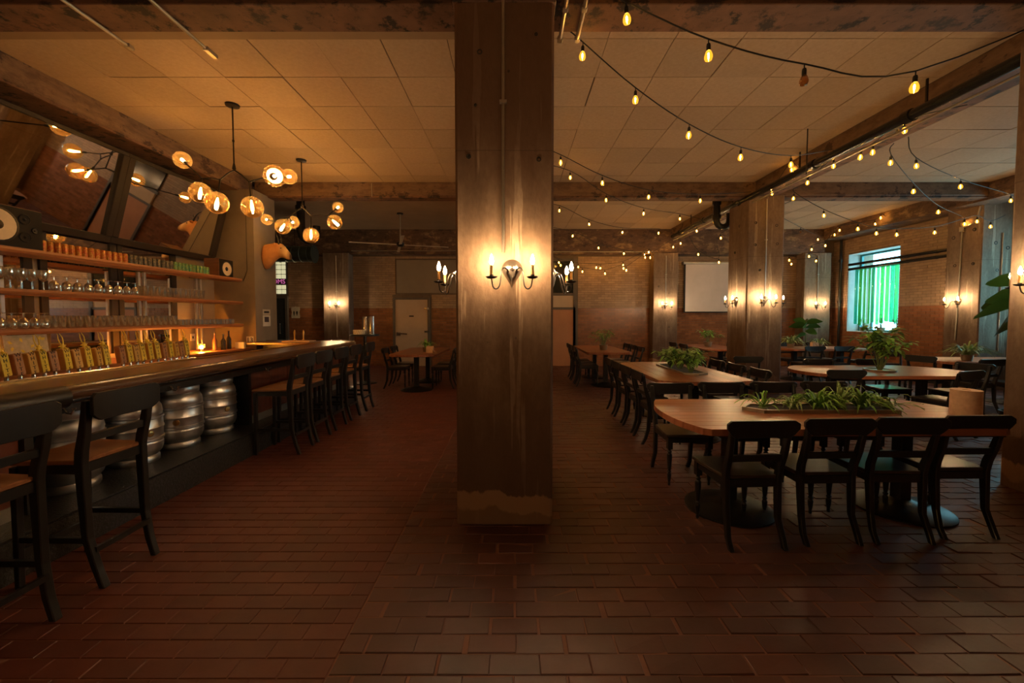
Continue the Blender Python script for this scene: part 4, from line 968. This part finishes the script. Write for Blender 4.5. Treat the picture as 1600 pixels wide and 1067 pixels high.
for k in range(8): MB().box(.30, .32, -3.4+.87*k+.005, -3.4+.87*(k+1)-.005, .08, .90).build('cabinet_door', 'barpanel', r)
MB().box(-.33, .30, -3.4, 3.58, 0, .90).build('carcass', 'black', r)
# speakers
def speaker(label, x, y, z, W_, H_, D_, big):
    r = thing('loudspeaker', label, 'speaker', (x, y, z)); hw = W_/2
    MB().box(-D_, -.012, -hw, hw, 0, H_).build('cabinet', 'walnut', r, bevel=.004)
    MB().box(-.012, 0, -hw+.01, hw-.01, .01, H_-.01).build('baffle', 'speaker', r)
    def drv(y, z, rr, mat, nm):
        T = Matrix.Translation((0, y, z)) @ Matrix.Rotation(pi/2, 4, 'Y')
        d = MB().lathe([(rr*1.12, 0), (rr*1.12, .006), (rr, .010), (rr*.98, .004)], 24, T=T, cap=False).build(nm+'_ring', 'black', r, smooth=True)
        MB().lathe([(rr*.99, .006), (rr*.3, .0015), (rr*.01, .0015)], 24, T=T, cap=False).build(nm, mat, d, smooth=True)
        MB().lathe([(rr*.32, .001), (rr*.2, .012), (rr*.02, .016)], 16, T=T, cap=False).build('dust_cap', 'black', d, smooth=True)
    if big: drv(-.05, H_/2, .15, 'cone', 'woofer'); drv(.165, H_*.72, .045, 'speaker', 'tweeter'); drv(.165, H_*.28, .045, 'speaker', 'midrange'); drv(.25, H_*.48, .026, 'ink', 'port')
    else: drv(0, H_*.45, .115, 'cone', 'woofer')
    return r
speaker('large loudspeaker lying on the top shelf at the left edge', -4.88, 3.99, 2.18, .66, .40, .28, True)
speaker('small loudspeaker at the far end of the top shelf', -4.90, 7.08, 2.18, .34, .30, .26, False)
# cans
def can(mat):
    me = MB().lathe([(.026, 0), (.033, .006), (.033, .108), (.026, .12), (.025, .118), (.001, .118)], 14).mesh('can_body', mat, smooth=True); return me
y = 4.36
for mat, nn, nm, g in (('can_o', 14, 'orange', 'orange cans on the top shelf'), ('can_b', 10, 'dark blue', 'dark blue cans on the top shelf'), ('can_g', 10, 'teal green', 'teal green cans on the top shelf')):
    me = can(mat)
    for i in range(nn):
        o = obj('drink_can', me, loc=(-4.945+random.uniform(-.004, .004), y, 2.18)); o.rotation_euler = (0, 0, random.uniform(0, 6))
        tag(o, nm+' drinks can standing in the row on the top shelf', 'can', g); y += .0705
# glasses
def gmesh(kind):
    P_ = {'pint': [(.028, .0), (.03, .004), (.042, .14), (.040, .14), (.028, .008), (.001, .008)],
          'tulip': [(.035, 0), (.034, .004), (.006, .01), (.005, .045), (.03, .065), (.042, .10), (.038, .15), (.033, .165), (.031, .165), (.036, .15), (.04, .10), (.028, .068), (.001, .06)],
          'wine': [(.036, 0), (.034, .004), (.005, .01), (.004, .09), (.028, .105), (.042, .15), (.036, .21), (.034, .21), (.04, .15), (.026, .108), (.001, .1)],
          'short': [(.03, 0), (.034, .004), (.037, .085), (.035, .085), (.031, .008), (.001, .008)]}[kind]
    return MB().lathe(P_, 14, cap=False).mesh(kind+'_glass', 'glass', smooth=True)
G = {k: gmesh(k) for k in ('pint', 'tulip', 'wine', 'short')}
def glasses(kind, name, y0, y1, step, z, xs, lab, grp, flip=False):
    hh = {'pint': .14, 'tulip': .165, 'wine': .21, 'short': .085}[kind]
    for x in xs:
        y = y0
        while y < y1:
            o = obj(name, G[kind], loc=(x+random.uniform(-.005, .005), y+random.uniform(-.004, .004), z+(hh if flip else 0)))
            if flip: o.rotation_euler = (pi, 0, 0)
            tag(o, lab, 'glass', grp); y += step
glasses('wine', 'wine_glass', 3.2, 4.36, .095, 1.775, (-4.93, -5.04), 'tall stemmed glass at the left end of the middle shelf', 'stemmed glasses on the middle shelf')
glasses('tulip', 'tulip_glass', 4.46, 5.5, .12, 1.775, (-4.95,), 'upside-down tulip glass on the middle shelf', 'tulip glasses on the middle shelf', True)
glasses('pint', 'pint_glass', 5.56, 6.55, .09, 1.775, (-4.93, -5.03), 'clear pint glass on the middle shelf', 'pint glasses on the middle shelf')
glasses('tulip', 'stemmed_glass', 3.2, 4.36, .095, 1.375, (-4.93, -5.04), 'stemmed beer glass at the left of the bottom shelf', 'stemmed glasses on the bottom shelf', True)
glasses('pint', 'beer_glass', 4.42, 6.05, .088, 1.375, (-4.93, -5.03), 'clear beer glass along the middle of the bottom shelf', 'beer glasses on the bottom shelf')
glasses('short', 'short_glass', 6.12, 7.3, .08, 1.375, (-4.93, -5.02), 'short tumbler towards the far end of the bottom shelf', 'tumblers on the bottom shelf')
# counter lamps and bits
for i, (y, l) in enumerate(((5.65, 'small glowing counter lamp behind the last taps'), (6.15, 'small glowing counter lamp second from the taps'), (6.62, 'small glowing counter lamp nearest the taupe pillar'), (4.1, 'small glowing counter lamp behind the near taps'))):
    r = thing('counter_lamp', l, 'lamp', (-5.02, y, .94)); MB().lathe([(.035, 0), (.04, .006), (.02, .015), (.02, .05)], 16).build('base', 'brass', r, smooth=True)
    MB().ellip((0, 0, .075), (.024, .024, .03)).build('lamp_bulb', 'tea', r, smooth=True)
    MB().lathe([(.02, .045), (.045, .06), (.05, .12), (.042, .125), (.04, .065)], 16, cap=False).build('lamp_glass', 'amber', r, smooth=True)
def bottle(label, x, y, z, h, rr, mat):
    r = thing('bottle', label, 'bottle', (x, y, z), group='bottles on the back counter'); MB().lathe([(rr*.9, 0), (rr, .01), (rr, h*.55), (rr*.35, h*.72), (rr*.33, h*.95)], 14).build('bottle_body', mat, r, smooth=True); MB().lathe([(rr*.4, h*.95), (rr*.4, h)], 12).build('cap', 'ink', r)
bottle('dark bottle on the back counter left of the small loudspeaker', -4.98, 6.86, .94, .30, .036, 'walnut'); bottle('dark bottle on the back counter beside the taupe pillar', -4.95, 7.02, .94, .27, .04, 'dark'); bottle('dark bottle on the back counter, farthest one by the pillar', -4.98, 7.2, .94, .32, .036, 'dark')
def boxthing(name, label, cat, loc, d, mat, rz=0):
    o = MB().cbox((0, 0, d[2]/2), d).build(name, mat, bevel=.003); o.location = loc; o.rotation_euler = (0, 0, rz); return tag(o, label, cat)
boxthing('payment_terminal', 'white box on the bar end in front of the taupe pillar', 'device', (-4.86, 7.32, .94), (.16, .05, .11), 'white')
# painting card and screen
r = thing('painted_card', 'pale card with yellow leaf drawing behind the taps', 'picture', (-4.9, 3.98, .94)); r.rotation_euler = (0, -.12, 0)
MB().box(-.004, .004, 0, .38, 0, .38).build('card', 'paper', r)
m = MB(); rd = random.Random(2)
for k in range(9):
    y, z = rd.uniform(.05, .33), rd.uniform(.12, .33); a = rd.uniform(0, 3); m.add([(.006, y, z), (.006, y+.035*cos(a), z+.035*sin(a)), (.006, y+.05*cos(a+.4), z+.05*sin(a+.4)), (.006, y+.03*cos(a+1), z+.03*sin(a+1))], [(0, 1, 2, 3)])
m.build('leaf_drawing', 'yel', r)
r = thing('order_screen', 'dark tilted touch screen behind the near taps', 'screen', (-4.3, 3.13, .94)); r.rotation_euler = (0, -.35, -.5)
MB().box(-.01, .01, -.16, .16, .12, .36).build('display', 'dark', r, bevel=.006); MB().box(-.05, .05, -.05, .05, 0, .014).build('foot', 'blackm', r); MB().box(-.014, .0, -.03, .03, .01, .2).build('stand', 'blackm', r)
# tap tower base ledge under order screen: inner work counter
r = thing('work_counter', 'inner work counter below the taps', 'counter', (-3.95, 3.9, 0)); MB().box(-.38, .39, -3.2, 3.3, .88, .94).build('counter_top', 'steel', r); MB().box(-.36, .36, -3.2, 3.3, 0, .88).build('carcass', 'black', r)
# drip rail with taps
r = thing('tap_rail', 'low steel rail carrying the row of beer taps', 'rail', (-3.46, 0, 1.045)); MB().box(-.03, .03, 2.5, 4.45, 0, .02).build('rail', 'chrome', r, bevel=.004)
txt = textmesh('lettering', 'W\nH\nI\nT\nE', .036, 'ink', .0006, .95)
def make_tap(horned, mat):
    t = thing('beer_tap', '', 'beer tap')
    MB().lathe([(.012, 0), (.012, .03), (.008, .035)], 10).build('tap_stem', 'chrome', t, smooth=True)
    hh = .195 if horned else .18; T = Matrix.Rotation(radians(9), 4, 'X')
    b = MB().box(-.026, .018, -.026, .026, .03, hh, T=T).build('handle_block', mat, t, bevel=.002)
    # side boards carrying stacked letters
    m = MB(); m.box(.018, .021, -.024, .024, .035, hh-.008, T=T); m.build('face_board', 'yel' if horned else mat, t)
    o = obj('lettering', txt, t); o.matrix_local = T @ Matrix.Translation((.0222, 0, .105)) @ Matrix.Rotation(pi/2, 4, 'Z')
    if horned:
        m = MB(); m.ellip((0, 0, .205), (.014, .016, .028), T=T); m.ellip((.016, 0, .195), (.014, .009, .011), T=T)
        m.ellip((-.002, -.02, .215), (.005, .011, .005), 8, 5, T=T); m.ellip((-.002, .02, .215), (.005, .011, .005), 8, 5, T=T); m.build('antelope_head', 'yel', t, smooth=True)
        for s in (-1, 1): MB().tube([(-.002, s*.008, .225), (-.004, s*.014, .25), (-.006, s*.016, .275), (-.010, s*.010, .30), (-.014, s*.009, .312)], [.0045, .004, .0035, .0025, .0012], 6, T=T).build('horn', 'yel', t, smooth=True)
    return t
protos = {(h, m_): None for h in (0, 1) for m_ in ('tapwood', 'tapred')}
seq = [(2.64, 1), (2.73, 0), (2.80, 1), (2.88, 0), (2.96, 0), (3.03, 1), (3.10, 0), (3.19, 1), (3.27, 0), (3.35, 1), (3.43, 0), (3.50, 1), (3.64, 0), (3.71, 1), (3.78, 0), (3.84, 1), (3.92, 1), (4.0, 1), (4.08, 0), (4.15, 1), (4.22, 0), (4.29, 0), (4.36, 1)]
for i, (y, hd) in enumerate(seq):
    mt = 'tapwood' if hd or i % 3 else 'tapred'; k = (hd, mt)
    oh = ordw[sum(1 for q in seq[:i+1] if q[1] == hd)-1]
    lab = oh+(' horned' if hd else ' plain')+' tap from the near end: '+'yellow beer tap with horned antelope head' if hd else oh+' unhorned tap from the near end: '+('yellowish wooden handle' if mt == 'tapwood' else 'reddish wooden handle')
    g = ('horned' if hd else mt)+' taps along the bar'; g = g.replace('tapwood', 'plain yellow wood').replace('tapred', 'reddish wood')
    if protos.get(k) is None:
        protos[k] = make_tap(hd, mt); protos[k].location = (-3.46, y, 1.065); protos[k]['label'] = lab; protos[k]['group'] = g
    else: dup(protos[k], (-3.46, y, 1.065), random.uniform(-.1, .1), lab, g)
# tray at the far bar corner
r = thing('bar_caddy', 'pale tray with two small copper taps on the far end of the bar', 'tray', (-3.95, 7.58, 1.045)); MB().box(-.25, .25, -.13, .13, 0, .02).build('tray', 'kraft', r, bevel=.003)
for x in (-.08, .08): MB().lathe([(.025, .02), (.03, .03), (.012, .05), (.016, .12), (.02, .16), (.014, .2), (.004, .215)], 14, c=(x, 0, 0)).build('tap_handle', 'brass', r, smooth=True)
# pillar sign, thermostat, posters
r = thing('number_sign', 'small white number thirteen sign on the end of the bar wall', 'sign', (-4.86, 7.597, 1.03+.04)); MB().box(-.065, .065, -.008, 0, -.07, .07).build('sign_board', 'signw', r); obj('lettering', textmesh('lettering', '13', .125, 'ink', .002), r, loc=(0, -.012, 0))
r = thing('switch_plate', 'tan switch plate behind the bottom shelf', 'switch', (-5.495, 7.05, 1.15)); MB().box(0, .006, -.05, .05, -.06, .06).build('plate', 'white', r); MB().box(.006, .012, -.012, .012, -.02, .02).build('toggle', 'ink', r)
r = thing('wall_notice', 'two sheets of paper pinned on the side of the taupe pillar', 'notice', (-4.748, 7.95, 1.48)); MB().box(0, .003, -.14, .10, .06, .16).build('sheet', 'wht_fig', r); MB().box(0, .003, -.14, .10, -.16, .05).build('sheet', 'white', r); MB().box(.003, .004, -.09, .05, -.08, .02).build('print', 'sign', r); MB().box(.003, .004, -.10, .06, .09, .13).build('print', 'ink', r)
m = MB(); m.tube([(-4.88, 7.59, 3.7), (-4.88, 7.59, 2.35), (-4.95, 7.58, 2.15)], .004, 5); o = m.build('speaker_cable', 'cable'); tag(o, 'thin cable hanging down the taupe pillar to the small loudspeaker', 'cable')

# mounted head
r = thing('antelope_head', 'tan mounted antelope head on the side of the taupe pillar', 'trophy', (-4.745, 7.93, 2.66))
MB().lathe([(.17, 0), (.17, .012), (.15, .02)], 24, T=Matrix.Rotation(pi/2, 4, 'Y') @ Matrix.Diagonal((1.2, .75, 1, 1))).build('plaque', 'walnut', r)
sec = [(.015, -.02, .12, .235), (.06, -.01, .13, .235), (.12, .03, .125, .205), (.18, .07, .108, .17), (.24, .095, .095, .145), (.29, .105, .092, .135), (.335, .095, .088, .128), (.375, .07, .078, .115), (.41, .04, .066, .10), (.44, .015, .056, .085), (.47, -.01, .048, .068), (.49, -.022, .038, .05), (.498, -.028, .02, .025)]
m = MB(); v = []; f = []; n = 20
for (x, z, ry, rz) in sec:
    for k in range(n):
        a = 2*pi*k/n; v.append((x+(-.10*sin(a)*max(0, .12-x)/.12 if 0 else 0), ry*cos(a), z+rz*sin(a)))
for i in range(len(sec)-1):
    for k in range(n): k2 = (k+1) % n; f.append((i*n+k, i*n+k2, (i+1)*n+k2, (i+1)*n+k))
f += [tuple(reversed(range(n))), tuple(range((len(sec)-1)*n, len(sec)*n))]
m.add(v, f); hd = m.build('neck_and_face', 'fur', r, smooth=True)
for s in (-1, 1):
    MB().ellip((.345, s*.083, .135), (.014, .008, .012), 10, 7).build('eye', 'ink', hd, smooth=True)
    MB().ellip((.255, s*.115, .205), (.016, .05, .025), 10, 7).build('ear', 'fur', hd, smooth=True)
    MB().tube([(.29, s*.04, .20), (.285, s*.055, .28), (.27, s*.065, .36), (.25, s*.06, .42), (.235, s*.045, .45)], [.018, .016, .012, .008, .003], 10).build('horn', 'horn', hd, smooth=True)
    MB().tube([(.285, s*.05, .27), (.32, s*.055, .31), (.335, s*.055, .33)], [.012, .008, .003], 8).build('horn_prong', 'horn', hd, smooth=True)
    MB().ellip((.488, s*.022, .0), (.006, .006, .005), 8, 5).build('nostril', 'ink', hd)
MB().tube([(.46, -.046, -.045), (.497, 0, -.05), (.46, .046, -.045)], .0025, 6).build('mouth_line', 'ink', hd)

# ------------------------------------------------------------------ chandeliers
def globe_at(r, base, name_d, p_node, c, rad, tip):
    # p_node, c: world points; tip = stretch axis
    cx = Vector(c)-base; nd = Vector(p_node)-base; d = (cx-nd).normalized()
    T = Matrix.Translation(cx) @ d.to_track_quat('Z', 'Y').to_matrix().to_4x4()
    sk = MB().lathe([(.012, -rad-.05), (.016, -rad-.04), (.018, -rad+.02), (.014, -rad+.03)], 12, T=T).build('socket', 'iron', r, smooth=True)
    n = 14
    prof = [(max(.02, rad*sin(pi*(.10+.90*i/n)*1.0)*(1 if i < n-2 else .85)), -rad*cos(pi*(.10+.78*i/n))) for i in range(n+1)]
    prof = [(rad*sin(pi*(.09+.75*i/n)), -rad*cos(pi*(.09+.75*i/n))*(1.05 if i < n/2 else 1.0)) for i in range(n+1)]
    MB().lathe(prof, 22, T=T, cap=False).build('glass_globe', 'amber', sk, smooth=True)
    MB().lathe([(.008, -rad+.02), (.010, -rad*.55), (.017, -rad*.1), (.017, rad*.22), (.008, rad*.38), (.001, rad*.4)], 12, T=T, cap=False).build('bulb', 'filament', sk, smooth=True)
def chandelier(label, hubpx, canpx, Y, ceil_Y, nodes, globes):
    hub = at(*hubpx, Y); r = thing('branch_chandelier', label, 'chandelier', hub)
    cz = CZ-.012-hub.z
    MB().lathe([(.02, cz-.03), (.075, cz-.02), (.08, cz)], 24).build('canopy', 'iron', r, smooth=True)
    MB().tube([(0, 0, 0), (0, 0, cz-.01)], .0085, 10).build('stem', 'iron', r, smooth=True)
    MB().lathe([(.008, .0), (.022, .01), (.016, .05), (.009, .08)], 12).build('hub', 'iron', r, smooth=True)
    MB().ellip((0, 0, .35), (.014, .014, .02)).build('stem_joint', 'iron', r, smooth=True)
    P3 = {'h': hub}
    for k, (px_, py_, y, par) in nodes.items():
        P3[k] = at(px_, py_, y); a, b = P3[par]-hub, P3[k]-hub
        MB().tube([a, a.lerp(b, .5)+Vector((0, 0, .012)), b], .009, 8).build('arm', 'iron', r, smooth=True); MB().ellip(b, (.014, .014, .014), 10, 7).build('arm_joint', 'iron', r, smooth=True)
    for (par, px_, py_, y, rad) in globes:
        c = at(px_, py_, y); a, b = P3[par]-hub, c-hub; e = a.lerp(b, max(0.02, 1-(rad+.04)/(b-a).length))
        MB().tube([a, e], .008, 8).build('arm', 'iron', r, smooth=True); globe_at(r, hub, 'g', P3[par], c, rad, 0)
    return r
chandelier('nearer black branching chandelier with six amber glass globes over the bar', (365.8, 265.5), None, 5.15, 0,
    {'a': (344, 281, 5.05, 'h'), 'b': (316, 279, 5.1, 'a'), 'c': (389, 284, 5.2, 'h'), 'd': (424, 277, 5.45, 'c')},
    [('b', 285, 250, 5.45, .105), ('b', 313, 301, 4.95, .118), ('a', 339, 317, 4.75, .122), ('c', 394, 324, 5.1, .125), ('d', 429, 275, 5.0, .125), ('d', 452, 276, 5.9, .105)])
chandelier('farther black branching chandelier with six amber glass globes over the bar', (472.3, 324), None, 6.93, 0,
    {'a': (451, 340, 6.8, 'h'), 'c': (486, 337, 6.95, 'h'), 'b': (430, 346, 7.0, 'a'), 'd': (512, 337, 7.1, 'c')},
    [('b', 417, 343, 7.5, .10), ('a', 442, 354, 6.5, .118), ('a', 457, 347, 7.2, .11), ('c', 486, 368, 6.9, .125), ('d', 528, 324, 7.5, .095), ('d', 523, 347, 6.9, .12)])

# ------------------------------------------------------------------ string lights
bulb_me = MB().lathe([(.012, -.075), (.020, -.088), (.028, -.112), (.0285, -.125), (.022, -.142), (.001, -.152)], 12, cap=False).mesh('bulb', 'string', smooth=True)
bulb_off = MB().lathe([(.012, -.075), (.020, -.088), (.028, -.112), (.0285, -.125), (.022, -.142), (.001, -.152)], 12, cap=False).mesh('bulb', 'string_off', smooth=True)
core_me = MB().lathe([(.003, -.092), (.0055, -.10), (.0055, -.122), (.002, -.13)], 8).mesh('filament', 'score', smooth=True)
sock_me = MB().lathe([(.004, .004), (.004, -.028), (.012, -.032), (.0145, -.045), (.0145, -.078), (.010, -.080)], 10).mesh('socket', 'cable', smooth=True)
clip_me = MB().ellip((0, 0, 0), (.014, .010, .010), 8, 6).mesh('clip', 'cable', smooth=True)
def strand(label, A, B, px, off=(), pre=(), zero=None, ends=(1, 1)):
    A, B = Vector(A), Vector(B)
    r = thing('string_light', label, 'string lights', A, 0)
    nodes = [onplane(x, y, A, B) for x, y in px]
    pts = [A]+nodes+[B] if ends[1] else [A]+nodes
    dense = []
    for i in range(len(pts)-1):
        p0, p1, p2, p3 = [pts[max(0, min(len(pts)-1, j))] for j in (i-1, i, i+1, i+2)]
        for k in range(5):
            t = k/5; dense.append(.5*((2*p1)+(p2-p0)*t+(2*p0-5*p1+4*p2-p3)*t*t+(3*p1-p0-3*p2+p3)*t**3)-A)
    dense.append(pts[-1]-A)
    MB().tube(dense, .0055, 6).build('cord', 'cable', r, smooth=True)
    for i, n_ in enumerate(nodes):
        c = obj('socket', sock_me, r, loc=n_-A); c.rotation_euler = (random.uniform(-.08, .08), random.uniform(-.08, .08), 0)
        obj('bulb', bulb_off if i in off else bulb_me, c, label='unlit bulb' if i in off else None)
        if i not in off: obj('filament', core_me, c)
    return r
strand('nearest string light strand, sagging across the top right from the centre pillar', (.3, 2.9, 3.85), (4.37, 2.93, 3.85), [(978, 3), (1107, 61), (1257, 100), (1431, 111)], off=(2,))
strand('string light strand starting behind the centre pillar top and dropping to the black pipe', (.45, 3.47, 3.84), (4.48, 5.9, 3.85), [(911, 66), (993, 137), (1077, 194), (1158, 230), (1236, 243)])
strand('third string light strand from the camera, meeting the pipe at the middle right pillar', (.12, 5.7, 3.9), (4.48, 7.9, 3.86), [(876, 241.6), (941, 274), (1014, 296.7), (1094, 303.6)])
strand('fourth string light strand from the camera, crossing in front of the brown beam', (.12, 6.4, 3.9), (4.48, 10.0, 3.84), [(891, 267), (947.5, 303), (1006, 325), (1062, 334)])
strand('string light strand just behind the brown beam, right of the centre pillar', (.28, 8.7, 3.9), (4.48, 11.7, 3.84), [(874, 321), (920, 343), (973, 356), (1029.7, 357.5)])
strand('string light strand dropping towards the back wall pillar', (.12, 10.3, 3.85), (3.75, 12.2, 3.36), [(895, 362), (935, 381), (975, 390)])
strand('string light strand low across the back wall brickwork, upper of two', (.12, 12.0, 3.82), (4.12, 12.26, 3.3), [(873, 404), (892, 408), (904, 411), (932, 412), (938, 413), (973.5, 408), (1007, 392), (1014, 388)])
strand('string light strand low across the back wall brickwork, lower of two', (.12, 11.4, 3.82), (4.62, 11.6, 3.82), [(876, 408), (910, 418), (945, 421), (974, 413), (978.5, 416), (1008, 396), (1016, 396)])
strand('string light strand along the underside of the long black pipe', (4.62, 4.3, 3.66), (4.62, 11.9, 3.66), [(1412, 189), (1364, 224), (1346, 232), (1303, 247), (1263, 274), (1236, 255), (1207, 292), (1177, 303), (1167, 322), (1146.6, 331), (1116, 339), (1089, 354), (1063, 374), (1052, 380), (1037, 375)])
strand('string light strand from the beam to the window wall pillar, falling steeply', (5.02, 5.55, 3.79), (9.46, 8.75, 3.35), [(1392, 241), (1428, 287), (1466, 321), (1507, 341)])
strand('string light strand high over the right bay, passing behind the near right pillar', (5.02, 5.35, 3.79), (9.66, 8.0, 3.7), [(1431, 246), (1501, 280), (1579, 304)])
strand('string light strand sagging in front of the window wall from the middle right pillar', (5.02, 7.4, 3.79), (9.66, 8.2, 3.5), [(1241, 300), (1287, 327), (1341, 348), (1370, 355), (1401, 357), (1461, 354), (1507, 341), (1527, 337), (1548, 345)])
strand('string light strand behind the middle right pillar towards the far corner', (5.2, 8.72, 3.78), (9.0, 12.2, 3.4), [(1251, 355), (1278, 368), (1302, 372), (1313, 382), (1326, 370)], off=(0,))
strand('farthest string light strand, hanging from the window wall towards the back corner', (9.3, 10.2, 3.75), (5.2, 12.2, 3.4), [(1377, 333), (1367, 343), (1312, 353), (1304, 360), (1289.5, 377), (1269, 383), (1264, 394), (1276, 401), (1237, 406), (1233, 400)])
strand('short string light strand between the pipe and the projection screen', (4.95, 11.8, 3.82), (5.6, 8.32, 3.84), [(1050, 378), (1054, 376), (1091, 391), (1123, 403), (1126, 365)][2:])

# ------------------------------------------------------------------ the bay behind the camera: unseen lamps added to light the foreground
pillar('concrete pillar in the bay behind the camera', -.413, .28, -2.3, -1.61, cap=True)
sconce(.285, -1.95, 1.83, pi/2, 'added candle sconce on the right face of the unseen pillar behind the camera')
sconce(-.418, -1.95, 1.83, -pi/2, 'added candle sconce on the left face of the unseen pillar behind the camera')  # both sconces are added out of view as warm fill
ch3 = [o for o in COL.objects if o.name == 'branch_chandelier'][0]
dup(ch3, (-3.4, -2.6, ch3.location.z), None, 'third branching chandelier, added unseen over the bar behind the camera')  # added chandelier, out of view, lifts the dark pillar front
sl = [o for o in COL.objects if o.name == 'string_light'][0]
for yy, k in ((-2.2, 'first'), (-4.0, 'second')): dup(sl, (.3, yy, 3.85), None, k+' added string light strand, unseen behind the camera')  # added strands, out of view, more fill for the foreground
